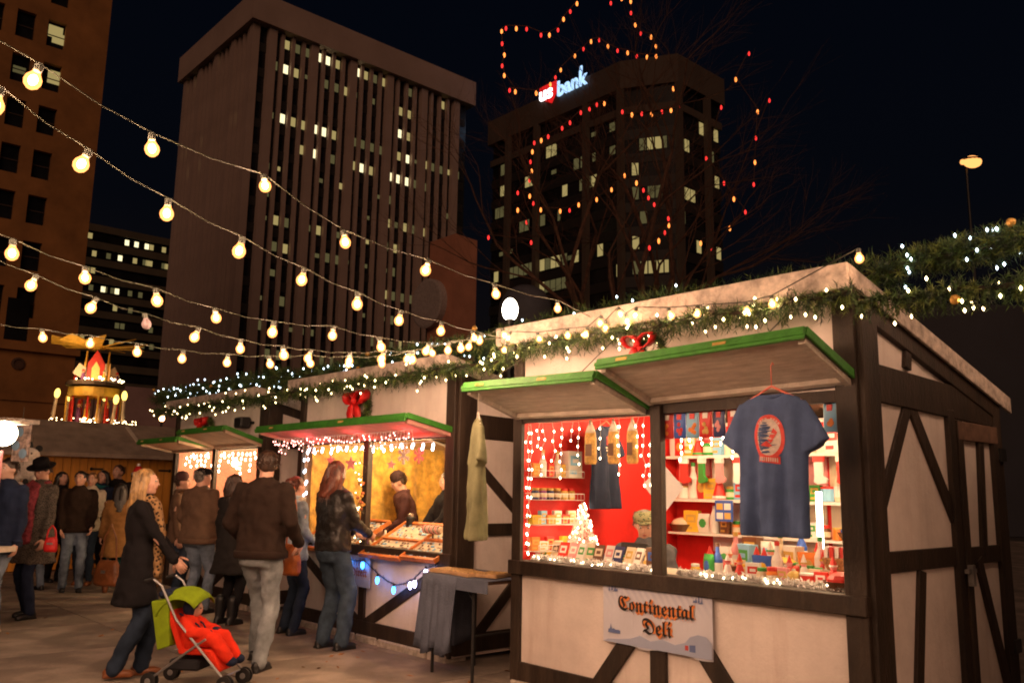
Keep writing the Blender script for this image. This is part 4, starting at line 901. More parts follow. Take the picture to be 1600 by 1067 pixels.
def person(label, x, y, head=0, H=1.72, female=False, skin=0, top=None, hem=.84, trousers=None, shoes=None, hair=None, hairstyle='short', hat=None, hatm=None,
           feet=((-.10, .0), (.10, .0)), hands=None, yaw=0, nod=0, lean=0, scarf=None, face=True, sit=False, vox=.02, girth=1.0, legw=1.0, group=None, z0=0, seed=0, arm=1.0, collar=True, scarf_len=0, bun=False, boots=None, toplabel=None, parent_kw=None):
    rt = thing('person', label, 'person', (x, y, z0), math.radians(head), group)
    sm = SKIN[skin]; k = H / 1.75; dz = -.42 if sit else 0; g = girth * (.90 if female else 1.0)
    def K(v): v = Vector(v); return v * k
    def up(v):                       # upper body leans forward about the hips
        v = Vector(v); zz = v.z - .95; a = math.radians(lean); return Vector((v.x, v.y + math.sin(a) * zz if zz > 0 else v.y, v.z - (1 - math.cos(a)) * zz if zz > 0 else v.z)) + Vector((0, 0, dz))
    sw = .185 * (.93 if female else 1.03)
    hips = [Vector((-.09, 0, .92 + dz)), Vector((.09, 0, .92 + dz))]; legs = []
    for i in (0, 1):
        f = Vector((feet[i][0], feet[i][1], .09 + (feet[i][2] if len(feet[i]) > 2 else 0)))
        if sit: kn = hips[i] + Vector((0, .40, .02)); f = Vector((f.x, .42, .09)); legs.append((hips[i], kn, f))
        else: kn, f = ik(hips[i], f, .43, .43, Vector((0, 1, .0))); legs.append((hips[i], kn, f))
    arms = []
    for i in (0, 1):
        s = -1 if i == 0 else 1; sh = up((s * sw, -.01, 1.415)); t = (hands or ((-.24, .06, .80), (.24, .06, .80)))[i]
        hd = up(t) if t[2] > .95 else Vector(t) + Vector((0, 0, dz)); pole = Vector((s * .55, -1, -.35))
        el, wr_ = ik(sh, hd, .285, .265, pole); arms.append((sh, el, wr_))
    HC = up((0, .012, 1.63)); Ry = Matrix.Rotation(math.radians(yaw), 3, 'Z') @ Matrix.Rotation(math.radians(-nod), 3, 'X')
    def hp(p): return (HC + Ry @ Vector(p)) * k
    HR = Ry
    b = MB()
    b.ball(hp((0, -.008, .012)), (.074 * k, .093 * k, .098 * k), sm, 14, 10, HR)
    b.ball(hp((0, .028, -.050)), (.054 * k, .060 * k, .060 * k), sm, 12, 8, HR)
    b.ball(hp((0, .062, -.086)), (.026 * k, .026 * k, .022 * k), sm, 8, 6, HR)
    b.ball(hp((0, .092, -.018)), (.014 * k, .022 * k, .022 * k), sm, 8, 6, HR); b.ball(hp((0, .082, .012)), (.012 * k, .02 * k, .03 * k), sm, 8, 6, HR)
    b.ball(hp((0, .074, .036)), (.045 * k, .018 * k, .012 * k), sm, 8, 6, HR)
    for s in (-1, 1): b.ball(hp((s * .076, -.008, -.012)), (.012 * k, .022 * k, .032 * k), sm, 8, 6, HR); b.ball(hp((s * .042, .055, -.022)), (.022 * k, .022 * k, .026 * k), sm, 8, 6, HR)
    limb(b, [K(up((0, -.02, 1.42))), hp((0, -.02, -.06))], [.062 * k * g, .055 * k * g], sm)
    b.loft([[K(up(p)) for p in ring(z, rx * g * .85, ry * .85)] for z, rx, ry in ((.85, .16, .12), (1.0, .155, .115), (1.1, .15, .11), (1.3, .17, .12), (1.4, .16, .09), (1.46, .07, .06))], sm)
    for h_, kn, f in legs: limb(b, [h_ * k, kn * k, f * k], [.075 * k, .05 * k, .035 * k], sm)
    for a in arms: limb(b, [a[0] * k, a[1] * k, a[2] * k], [.05 * k, .038 * k, .026 * k], sm)
    body = baked(b, 'body', .014 if face else .017, 2, parent=rt)
    hb = MB()
    for i, a in enumerate(arms): hand(hb, a[2] * k, a[2] - a[1] + Vector((0, 0, -.02)), Vector((1 if i == 0 else -1, .2, 0)), sm, k)
    bm2 = bmesh.new(); bm2.from_mesh(body.data); hm = hb.mesh('hand'); bm2.from_mesh(hm); bm2.to_mesh(body.data); bm2.free(); bpy.data.meshes.remove(hm)
    for p in body.data.polygons: p.use_smooth = True
    if face:
        for s in (-1, 1):
            MB().ball(hp((s * .031, .080, .010)), (.012 * k, .009 * k, .008 * k), mat('eye_white', (.6, .55, .5), .3, 0, 3, 0), 8, 6, HR).ball(hp((s * .031, .088, .010)), (.005 * k, .004 * k, .0055 * k), M['black'], 6, 5, HR).build('eye', rt, smooth=True)
            MB().ball(hp((s * .031, .090, .034)), (.017 * k, .005 * k, .0035 * k), hair or M['black'], 8, 4, HR).build('eyebrow', rt, smooth=True)
        MB().ball(hp((0, .086, -.055)), (.020 * k, .008 * k, .006 * k), mat('lips', (.42, .12, .10), .5, .05, 5, 0), 8, 5, HR).build('mouth', rt, smooth=True)
    # jacket or coat
    fem = [(1.495, .072, .066), (1.465, .12, .09), (1.43, .185, .112), (1.36, .20, .125), (1.27, .195, .135 if female else .13), (1.12, .168 if female else .18, .122), (1.02, .18, .132), (.93, .198, .145), (.84, .205, .15)]
    rings = [(z, rx, ry) for z, rx, ry in fem if z > hem + .03]
    zl_, rxl, ryl = rings[-1]; n_ = max(1, int((zl_ - hem) / .07)); fl = .10 if hem < .75 else .02
    for i in range(1, n_ + 1): f = i / n_; z = zl_ + (hem - zl_) * f; rings.append((z, rxl + fl * (zl_ - z) , ryl + fl * (zl_ - z) + (.03 if hem < .75 else .0) * f))
    b = MB(); b.loft([[K(up(p)) for p in ring(z, rx * g + .008, ry * g + .008, e=2.6)] for z, rx, ry in reversed(rings)], top)
    for a in arms: limb(b, [K(a[0]), K(a[1]), K(a[1].lerp(a[2], .93))], [.072 * k * g * arm, .056 * k * g * arm, .042 * k * arm], top, 12)
    if collar: b.lathe([(.078 * k, 0), (.085 * k, .035 * k), (.07 * k, .07 * k)], top, K(up((0, -.012, 1.46))), 16)
    jk = baked(b, 'coat' if hem < .75 else 'jacket', vox, 2, .017, 8, seed, rt)
    for a in arms:
        cm_ = MB()
        c_ = K(a[0].lerp(a[1], 0)); w1 = K(a[1].lerp(a[2], .86)); w2 = K(a[1].lerp(a[2], .97)); cm_.tube([w1, w2], [.046 * k * arm, .043 * k * arm], top, 12)
        cm_.build('cuff', jk, smooth=True)
    if not female and hem > .8: MB().loft([[K(up(p)) for p in ring(z, rings[-1][1] * g + o_, rings[-1][2] * g + o_, e=2.6)] for z, o_ in ((hem - .012, .004), (hem - .006, .014), (hem + .04, .016), (hem + .05, .008))], top).build('hem_band', jk, smooth=True)
    # trousers
    b = MB(); tm = trousers
    b.loft([[K(Vector((p.x, p.y, p.z + dz))) for p in ring(z, rx * g, ry * g)] for z, rx, ry in ((.80, .15, .12), (.88, .18, .135), (.97, .175, .13), (1.04, .165, .12))], tm)
    for h_, kn, f in legs:
        ank = f.copy(); ank.z = max(f.z - .02, .07); limb(b, [K(h_), K(kn), K(ank)], [.098 * k * g, .070 * k * legw, .060 * k * legw if not boots else .05 * k], tm, 12)
    baked(b, 'trousers', vox, 2, .013, 9, seed + 5, rt)
    for i, (h_, kn, f) in enumerate(legs):
        b = MB(); fk = K(f) - Vector((0, 0, .09 * k)); s_ = shoes or M['black']
        b.ball(fk + Vector((0, .075, .034)) * k, (.043 * k, .10 * k, .034 * k), s_, 12, 8).ball(fk + Vector((0, -.03, .045)) * k, (.038 * k, .055 * k, .05 * k), s_, 12, 8).box(fk.x - .038 * k, fk.x + .038 * k, fk.y - .08 * k, fk.y + .16 * k, fk.z, fk.z + .018, s_)
        if boots: limb(b, [fk + Vector((0, -.01, .06)) * k, fk + Vector((0, -.01, .28)) * k], [.05 * k, .06 * k], boots)
        baked(b, 'shoe', .014, 2, parent=rt, mats=[boots or s_])
    # hair
    if hair:
        b = MB()
        b.ball(hp((0, -.020, .028)), (.083 * k, .096 * k, .094 * k), hair, 14, 10, HR)
        if hairstyle == 'short': b.ball(hp((0, -.045, -.02)), (.074 * k, .062 * k, .06 * k), hair, 12, 8, HR)
        else:
            L = {'long': .30, 'mid': .2, 'extra': .40}[hairstyle]
            rows = []
            for i in range(8):
                f = i / 7; z = .04 - L * f; rows.append([hp(Vector((p.x, p.y, z))) for p in ring(0, (.086 + .035 * math.sin(f * 2.4)) * (1 - .45 * f ** 3), .055 + .01 * f, -.052 - .03 * f, 0, 16)])
            b.loft(list(reversed(rows)), hair)
            for s in (-1, 1): limb(b, [hp((s * .075, .0, .04)), hp((s * .088, -.005, -.05)), hp((s * .095, .0, -L * .7))], [.028 * k, .03 * k, .022 * k], hair)
        if bun: b.ball(hp((0, -.115, .05)), (.045 * k,) * 3, hair, 10, 8)
        ho = baked(b, 'hair', .014, 2, .007, 22, seed + 9, rt)
        # loose strands
        st = MB(); rg = random.Random(seed + 77)
        for i in range(150):
            a = rg.uniform(0, 2 * PI); s0 = Vector((math.sin(a) * .084, -.03 + math.cos(a) * .08 if math.cos(a) < .2 else -.03, rg.uniform(.0, .09)))
            L = {'short': .05, 'long': .34, 'mid': .22, 'extra': .44}[hairstyle] * rg.uniform(.7, 1.05); P = [hp(s0)]
            for j in range(1, 4): P.append(hp(s0 * (1 + .05 * j) + Vector((rg.uniform(-.01, .01), rg.uniform(-.012, .006), -L * j / 3))))
            st.tube(P, [.0035, .0035, .003, .001], hair, 3, cap=False)
        st.build('hair_strands', ho, kind='stuff')
    if hat == 'brim':
        b = MB(); b.lathe([(.092 * k, -.02), (.090 * k, .04 * k), (.082 * k, .085 * k), (.05 * k, .10 * k), (.0, .095 * k)], hatm, hp((0, -.012, .052)), 20, T=HR)
        b.lathe([(.15 * k, .0), (.155 * k, .012 * k), (.10 * k, .012 * k), (.09 * k, 0)], hatm, hp((0, -.005, .045)), 24, T=HR); b.build('hat', rt, smooth=True)
    elif hat == 'beanie':
        b = MB(); b.lathe([(.088 * k, -.03 * k), (.094 * k, -.01 * k), (.094 * k, .02 * k), (.088 * k, .055 * k), (.062 * k, .092 * k), (.0, .108 * k)], hatm, hp((0, -.015, .042)), 20, T=HR)
        b.build('beanie', rt, smooth=True)
    elif hat == 'cap':
        b = MB(); b.ball(hp((0, -.005, .070)), (.093 * k, .108 * k, .045 * k), hatm, 16, 8, HR).ball(hp((0, .075, .055)), (.065 * k, .055 * k, .014 * k), hatm, 12, 6, HR).lathe([(.086 * k, -.02 * k), (.088 * k, .02 * k)], hatm, hp((0, -.008, .05)), 18, T=HR)
        b.build('flat_cap', rt, smooth=True)
    elif hat == 'santa':
        b = MB(); b.lathe([(.09 * k, 0), (.085 * k, .05 * k), (.05 * k, .12 * k), (.015 * k, .15 * k)], M['redcloth'], hp((0, -.012, .045)), 16, T=HR); ho = b.build('hat', rt, smooth=True)
        MB().lathe([(.098 * k, -.015 * k), (.106 * k, .01 * k), (.096 * k, .035 * k)], M['paper'], hp((0, -.012, .045)), 16, T=HR).ball(hp((0, -.02, .20)), .028, M['paper']).build('hat_trim', ho, smooth=True)
    if scarf:
        b = MB(); c = K(up((0, .0, 1.475)))
        P = [c + Vector((math.cos(a) * .082, math.sin(a) * .082 + .01, .018 * math.sin(2 * a))) * k for a in [2 * PI * i / 12 for i in range(12)]]
        for p in P: b.ball(p, .036 * k, scarf, 8, 6)
        if scarf_len:
            for s, L in ((-.5, 1.0), (.7, .88)):
                pts = [K(up((s * .10, .10 + .05 * min(i, 2) / 2 + .01 * i / 6, 1.44 - scarf_len * L * i / 6))) for i in range(7)]
                for i in range(6):
                    for f in (0, .33, .66): b.ball(pts[i].lerp(pts[i + 1], f), (.085 * k, .05 * k, .05 * k), scarf, 8, 6)
        baked(b, 'scarf', .017, 2, .008, 16, seed, rt)
    return rt, arms, k
def cloth(name, c, var=.10, scale=10, bump=.35, bs=180, sheen=.0, rough=.9): return mat(name, c, rough, var, scale, bump, bs, sheen=sheen, spec=.2)
jeans = cloth('faded_denim', (.17, .22, .30), .28, 5); jeans2 = cloth('pale_denim', (.24, .27, .29), .25, 5); jeansd = cloth('dark_denim', (.022, .035, .062), .2, 6); jeansm = cloth('mid_denim', (.055, .085, .125), .25, 5)
blackc = cloth('black_wool', (.009, .008, .010)); brownj = cloth('dark_brown_jacket', (.026, .015, .011)); taupe = cloth('taupe_jacket', (.13, .078, .052)); navy = cloth('navy_cloth', (.015, .022, .05))
greyc = cloth('charcoal_coat', (.020, .018, .018)); tan = cloth('tan_coat', (.24, .12, .04)); white_c = cloth('cream_coat', (.55, .48, .38)); maroon = cloth('maroon_hoodie', (.07, .030, .030)); teal = cloth('teal_cloth', (.02, .14, .15))
pink = cloth('rose_scarf', (.30, .055, .07), .3, 25); bluec = cloth('pale_blue_coat', (.30, .38, .45), .3, 6); leather = mat('black_leather', (.018, .016, .015), .42, .2, 12, .35, 40); bleather = mat('brown_leather', (.20, .065, .02), .45, .2, 8, .2, 40)
def hairm(n, c): return mat(n, c, .42, .45, 30, .4, 120, stretch=(1, 1, .12), spec=.7)
h_black = hairm('black_hair', (.010, .008, .007)); h_brown = hairm('brown_hair', (.045, .02, .010)); h_blond = hairm('blond_hair', (.38, .23, .09)); h_aub = hairm('auburn_hair', (.13, .028, .010)); h_grey = hairm('grey_hair', (.18, .16, .14)); h_lb = hairm('sandy_hair', (.26, .13, .05))
# tweed and leopard: woven / spotted prints
def spots(name, base, dark, scale, th, dist='voronoi'):
    m = cloth(name, base); n = m.node_tree; b = n.nodes['Principled BSDF']; src = b.inputs['Base Color'].links[0].from_socket
    tc = n.nodes.new('ShaderNodeTexCoord'); v = n.nodes.new('ShaderNodeTexVoronoi'); v.inputs['Scale'].default_value = scale; n.links.new(tc.outputs['Object'], v.inputs['Vector'])
    r = n.nodes.new('ShaderNodeMapRange'); r.inputs[1].default_value = th; r.inputs[2].default_value = th + .1; n.links.new(v.outputs['Distance'], r.inputs[0])
    x = n.nodes.new('ShaderNodeMixRGB'); x.inputs[1].default_value = (*dark, 1); n.links.new(src, x.inputs[2]); n.links.new(r.outputs[0], x.inputs[0]); n.links.new(x.outputs[0], b.inputs['Base Color']); return m
tweed = spots('houndstooth_tweed', (.13, .11, .09), (.025, .022, .02), 75, .35); leopard = spots('leopard_print', (.34, .20, .09), (.035, .02, .012), 34, .32); plaidm = spots('plaid_wool', (.25, .24, .13), (.06, .09, .05), 45, .3)
def bag(par_label, pos, rz, m, w=.34, h=.26, t=.12, strap=.5, name='handbag', label='', cat='bag'):
    b = thing(name, label, cat, pos, math.radians(rz))
    mb = MB(); mb.loft([[Vector(p) for p in ring(z, rx, ry, e=3)] for z, rx, ry in ((0, w * .46, t * .4), (.03, w * .52, t * .55), (h * .5, w * .5, t * .5), (h * .85, w * .42, t * .35), (h, w * .38, t * .15))], m)
    baked(mb, 'pouch', .014, 2, .006, 12, 3, b)
    MB().tube([(-w * .34, 0, h * .9), (-w * .25, 0, h + strap * .6), (0, 0, h + strap), (w * .25, 0, h + strap * .6), (w * .34, 0, h * .9)], .009, m, 6).build('strap', b)
    MB().box(-.03, .03, -t * .56, -t * .5, h * .5, h * .62, M['metal']).build('clasp', b); return b
PS = 0
def P(label, px, py, Y=None, **kw):
    global PS; PS += 1
    p = at(px, py, z=0) if Y is None else at(px, 760, Y=Y)
    return person(label, p.x, p.y, seed=PS, **kw)
P('man in black brimmed hat, tweed coat and long rose scarf at the left', 42, 965, head=155, H=1.74, top=tweed, hem=.60, trousers=navy, shoes=M['black'], hair=h_brown, hat='brim', hatm=blackc, scarf=pink, scarf_len=.62, yaw=18, nod=22, hands=((-.25, .10, .74), (.26, .10, .76)), feet=((-.10, .05), (.13, -.08)))
P('person in blue jacket and jeans cut off by the left edge', -16, 985, head=170, H=1.74, top=navy, trousers=jeans, shoes=white_c, hair=h_brown, feet=((-.12, .1), (.1, -.1)))
P('young man in dark brown jacket and faded jeans, head turned to the viewer', 108, 924, head=-150, H=1.66, top=brownj, hem=.86, trousers=jeans, shoes=M['blackm'], hair=h_black, yaw=-25, hands=((-.2, .16, .92), (.2, .16, .9)), feet=((-.11, .06), (.10, -.04)))
P('dark haired woman in black coat behind the young man in jeans', 96, 0, Y=13.5, head=-120, H=1.66, female=True, top=blackc, hem=.6, trousers=blackc, hair=h_black, hairstyle='long')
P('dark haired woman with teal scarf looking towards the viewer in the background', 160, 0, Y=14.2, head=178, H=1.70, female=True, top=navy, hem=.7, trousers=blackc, hair=h_black, hairstyle='mid', scarf=teal)
P('fair haired woman in cream coat, jeans and tall boots in the background', 143, 0, Y=13.2, head=-170, H=1.65, female=True, top=white_c, hem=.82, trousers=jeansd, hair=h_lb, hairstyle='short', boots=bleather, shoes=bleather, hands=((-.12, .2, 1.02), (.12, .2, 1.02)), feet=((-.12, .1), (.1, -.05)))
P('woman with long black hair in tan coat and teal leggings, back to viewer', 174, 925, head=25, H=1.50, female=True, top=tan, hem=.56, trousers=teal, hair=h_black, hairstyle='extra', shoes=bleather, boots=bleather, face=False, legw=.75)
P('tall man in dark coat standing against the orange chalet', 183, 0, Y=14.6, head=170, H=1.80, top=greyc, hem=.7, trousers=blackc, hair=h_brown)
P('person in red and white fur trimmed hat seen from behind by the chalet', 214, 0, Y=13.7, head=15, H=1.70, top=blackc, trousers=navy, hair=h_black, hat='santa', face=False)
P('person in dark coat half hidden between the hat man and the young man', 70, 0, Y=12.4, head=60, H=1.55, female=True, top=blackc, hem=.75, trousers=jeans, hair=h_brown, hairstyle='mid', face=False)
P('blonde woman in long black coat with leopard scarf pushing the stroller', 200, 1058, head=-68, H=1.62, female=True, top=blackc, hem=.60, trousers=jeansd, shoes=bleather, hair=h_blond, hairstyle='long', scarf=leopard, scarf_len=.70, yaw=-8, hands=((-.14, .33, .93), (.16, .33, .92)), feet=((-.09, .09), (.09, -.12, .02)), vox=.017, legw=1.1)
P('woman in knitted beanie and brown fur collar facing right behind the cap man', 284, 0, Y=11.3, head=-80, H=1.64, female=True, top=taupe, hem=.8, trousers=jeansd, hair=h_brown, hat='beanie', hatm=maroon, scarf=cloth('brown_fur', (.10, .05, .025), .3, 30))
P('man in flat cap, taupe jacket and blue jeans seen from behind', 301, 958, head=-25, H=1.70, top=taupe, hem=.84, trousers=jeans, shoes=M['black'], hair=h_grey, hat='cap', hatm=blackc, girth=1.18, yaw=-25, hands=((-.25, .16, .95), (.24, .18, .95)), feet=((-.13, .0), (.12, .05)), face=False)
P('dark haired woman in long charcoal coat between the two men in jeans', 352, 975, head=-30, H=1.62, female=True, top=greyc, hem=.58, trousers=blackc, hair=h_brown, hairstyle='mid', face=False, shoes=M['black'], boots=M['black'])
P('tall short haired man in dark brown sweater and pale jeans walking away', 396, 1044, head=-15, H=1.80, top=brownj, hem=.88, trousers=jeans2, shoes=M['black'], hair=h_brown, yaw=40, nod=6, hands=((-.24, .16, .98), (.25, .16, .98)), feet=((-.13, .24, .02), (.10, -.10)), vox=.017, girth=1.04, arm=1.05)
P('woman in pale blue coat with tied auburn hair beside the middle stall', 450, 990, head=-45, H=1.60, female=True, top=bluec, hem=.80, trousers=jeansd, hair=h_aub, hairstyle='short', bun=True, shoes=M['black'], face=False, scarf=white_c, hands=((-.2, .18, .9), (.18, .2, 1.0)))
P('auburn haired woman in black leather jacket and jeans at the middle stall counter', 512, 1014, head=-42, H=1.74, female=True, top=leather, hem=.90, trousers=jeansm, shoes=M['black'], hair=h_aub, hairstyle='long', face=False, nod=12, hands=((-.10, .33, 1.06), (.14, .33, 1.05)), vox=.017, girth=1.12, feet=((-.12, .02), (.12, .06)), legw=1.2)
def Pin(F, label, px, py, d, **kw):
    global PS; PS += 1
    q = F.on_d(px, py, d); w = F.w(q.x, q.y); r = person(label, w.x, w.y, seed=PS, z0=.06, **kw); return r, q
_, q = Pin(B2, 'stall keeper in dark beanie and maroon hoodie inside the middle stall', 646, 770, 1.25, head=100, H=1.64, top=maroon, trousers=blackc, hair=h_brown, hat='beanie', hatm=cloth('dark_beanie', (.04, .02, .02)), nod=28, lean=16, hands=((-.1, .34, 1.0), (.12, .34, 1.0)))
Pin(B2, 'second stall keeper in black, half hidden behind the middle stall corner post', 699, 790, 1.0, head=120, H=1.62, top=blackc, trousers=blackc, hair=h_brown, nod=15, hands=((-.1, .34, 1.0), (.12, .34, 1.0)))
_, qv = Pin(B1, 'seated stall keeper in plaid flat cap behind the deli counter', 1008, 850, .85, head=160, H=1.70, sit=True, top=cloth('slate_fleece', (.10, .10, .11)), trousers=jeansd, hair=h_grey, hat='cap', hatm=plaidm, nod=22, yaw=10, hands=((-.15, .25, 1.0), (.15, .25, 1.0)), vox=.015)
# stool for him
o = on(B1, 'stool', 'plain wooden stool under the seated deli keeper', 'stool', qv.x, qv.y - .0, .06)
MB().lathe([(.17, .42), (.17, .45)], M['soffit'], n=16).build('seat', o)
for k_ in range(4): a = PI / 2 * k_ + .7; MB().tube([(.14 * math.cos(a), .14 * math.sin(a), 0), (.1 * math.cos(a), .1 * math.sin(a), .42)], .015, M['soffit'], 6).build('leg', o)
p = at(166, 915, Y=10.6); bag('', (p.x, p.y, p.z), -20, bleather, .36, .30, .14, .42, label='brown leather handbag hanging near the woman in tan coat')
p = at(452, 898, Y=8.75); bag('', (p.x, p.y, p.z), -50, mat('orange_leather', (.36, .09, .015), .4, .2, 8, .2), .30, .30, .14, .55, label='orange leather shoulder bag beside the pale blue coat')
p = at(78, 862, Y=9.5); o = bag('', (p.x, p.y, p.z), 10, M['redcloth'], .14, .16, .07, .12, label='small red bag held by the man in the tweed coat')
# ------------------------------------------------------------------ stroller
sp_ = at(306, 1076, z=0); lime = cloth('lime_canopy', (.22, .33, .012), .1, 8); redf = cloth('red_blanket', (.72, .035, .012), .1, 8)
st = thing('stroller', 'lime green umbrella stroller with grey frame pushed by the blonde woman', 'stroller', (sp_.x - .05, sp_.y + .1, 0), math.radians(-98)); st.scale = (.80,) * 3
fm = mat('grey_frame', (.30, .30, .31), .4, .1, 10, 0, metal=.6)
for s in (-1, 1):
    x = s * .20
    MB().tube([(x, -.38, .98), (x, -.30, .93), (x, -.12, .62), (x, .38, .12)], .012, fm, 8).build('frame_tube', st)
    MB().tube([(x, .18, .46), (x, -.05, .30), (x, -.32, .10)], .011, fm, 8).build('frame_tube', st)
    MB().tube([(x, -.39, .985), (x, -.47, .96)], .018, M['black'], 8).build('handle', st)
    for yy in (.40, -.34):
        for dx in (-.028, .028):
            w_ = bpy.data.objects.new('wheel', None); COL.objects.link(w_); w_.parent = st; w_.location = (x + dx, yy, .075); w_.rotation_euler = (0, PI / 2, 0)
            MB().lathe([(.052, -.011), (.072, -.009), (.075, 0), (.072, .009), (.052, .011)], M['black'], n=18).build('tyre', w_); MB().lathe([(.02, -.013), (.05, -.006), (.05, .006), (.02, .013)], fm, n=12).build('rim', w_)
MB().tube([(-.2, -.12, .35), (.2, .1, .42)], .008, fm).build('cross_brace', st); MB().tube([(.2, -.12, .35), (-.2, .1, .42)], .008, fm).build('cross_brace', st)
MB().tube([(-.2, .37, .13), (.2, .37, .13)], .009, fm).build('foot_bar', st)
b = MB().prism([(-.17, -.22, .72), (-.17, -.05, .36), (-.17, .22, .36), (-.17, .34, .18), (-.17, .30, .16), (-.17, .18, .31), (-.17, -.09, .31), (-.17, -.26, .70)], (.34, 0, 0), redf); b.build('seat_fabric', st, bevel=.01)
vs = []; fs = []
for i in range(9):
    a = math.radians(-15 + 118 * i / 8)
    for j in range(9):
        b_ = -1 + 2 * j / 8; vs.append((b_ * .20, -.24 + .36 * (1 - .1 * b_ * b_) * math.cos(a) * (1 if i else 1) - .06, .55 + .36 * math.sin(a) * (1 - .12 * b_ * b_)))
for i in range(8):
    for j in range(8): q = i * 9 + j; fs.append((q, q + 1, q + 10, q + 9))
# hood arches from behind the child's back over the top
vs = []
for i in range(9):
    a = math.radians(165 - 125 * i / 8)
    for j in range(9):
        b_ = -1 + 2 * j / 8; rr = .27 * (1 - .18 * b_ * b_); vs.append((b_ * .205, -.12 + rr * math.cos(a), .64 + rr * math.sin(a) - .05 * b_ * b_))
c_ = MB().add(vs, fs, lime).build('canopy', st, smooth=True); c_.modifiers.new('th', 'SOLIDIFY').thickness = .012
MB().prism([(-.19, -.40, .78), (-.19, -.22, .80), (-.19, -.18, .38), (-.19, -.30, .34)], (.38, 0, 0), lime).build('back_flap', st, bevel=.01)
for s in (-1, 1): MB().tube([(s * .06, -.17, .66), (s * .05, .02, .56), (s * .03, .10, .46)], .008, navy, 6).build('harness_strap', st)
MB().box(-.14, .14, -.2, .1, .16, .26, cloth('basket_mesh', (.03, .03, .035))).build('basket', st, bevel=.02)
MB().box(-.16, .16, -.36, -.22, .80, .88, navy).build('rolled_blanket', st, bevel=.03)
ch_ = thing('person', 'small child in bright red snowsuit and dark hood sitting in the stroller', 'person', (sp_.x - .05, sp_.y + .1, 0), math.radians(-98)); ch_.scale = (.80,) * 3
b = MB(); sk = SKIN[0]
b.ball((0, -.05, .70), (.07, .08, .085), sk, 12, 8); limb(b, [Vector((0, -.1, .45)), Vector((0, -.07, .62))], [.08, .04], sk)
bd = baked(b, 'body', .014, 2, parent=ch_)
for s in (-1, 1): MB().ball((s * .028, .024, .71), (.010, .008, .008), M['black'], 6, 5).build('eye', ch_)
b = MB(); limb(b, [Vector((0, -.08, .42)), Vector((0, -.09, .58))], [.13, .10], redf)
for s in (-1, 1): limb(b, [Vector((s * .1, -.08, .58)), Vector((s * .17, .02, .50)), Vector((s * .10, .14, .50))], [.06, .055, .045], redf); limb(b, [Vector((s * .07, -.03, .42)), Vector((s * .09, .22, .44)), Vector((s * .08, .36, .28))], [.09, .07, .055], redf)
baked(b, 'snowsuit', .016, 2, .008, 12, 3, ch_)
b = MB().ball((0, -.075, .715), (.092, .092, .10), navy, 12, 8); baked(b, 'hood', .016, 2, .004, 12, 4, ch_)
MB().ball((.09, .14, .50), (.04, .05, .035), navy).build('mitten', ch_, smooth=True); MB().ball((-.09, .14, .50), (.04, .05, .035), navy).build('mitten', ch_, smooth=True)
for s in (-1, 1): MB().ball((s * .08, .39, .25), (.04, .06, .045), navy).build('shoe', ch_, smooth=True)
# ================================================================== goods, hanging things and lights in the stalls
from mathutils.bvhtree import BVHTree
ORD = ['first', 'second', 'third', 'fourth', 'fifth', 'sixth', 'seventh', 'eighth', 'ninth', 'tenth', 'eleventh', 'twelfth', 'thirteenth', 'fourteenth', 'fifteenth', 'sixteenth', 'seventeenth', 'eighteenth', 'nineteenth', 'twentieth']
PC = {n: mat('print_' + n, c, .5, .06, 6, .03, 40) for n, c in dict(red=(.60, .03, .02), blue=(.03, .10, .42), yellow=(.75, .45, .03), white=(.78, .74, .68), green=(.04, .30, .05), brown=(.14, .06, .025), navy=(.02, .03, .12), orange=(.75, .22, .03), pink=(.75, .30, .30), cream=(.72, .60, .42), gold=(.55, .36, .08), sky=(.22, .48, .70), purple=(.25, .05, .22), black=(.02, .02, .02)).items()}
GL = mat('jar_glass_honey', (.55, .30, .05), .15, .1, 4, 0)
MC = {}
def cached(key, fn):
    if key not in MC: MC[key] = fn().mesh(key[0])
    return MC[key]
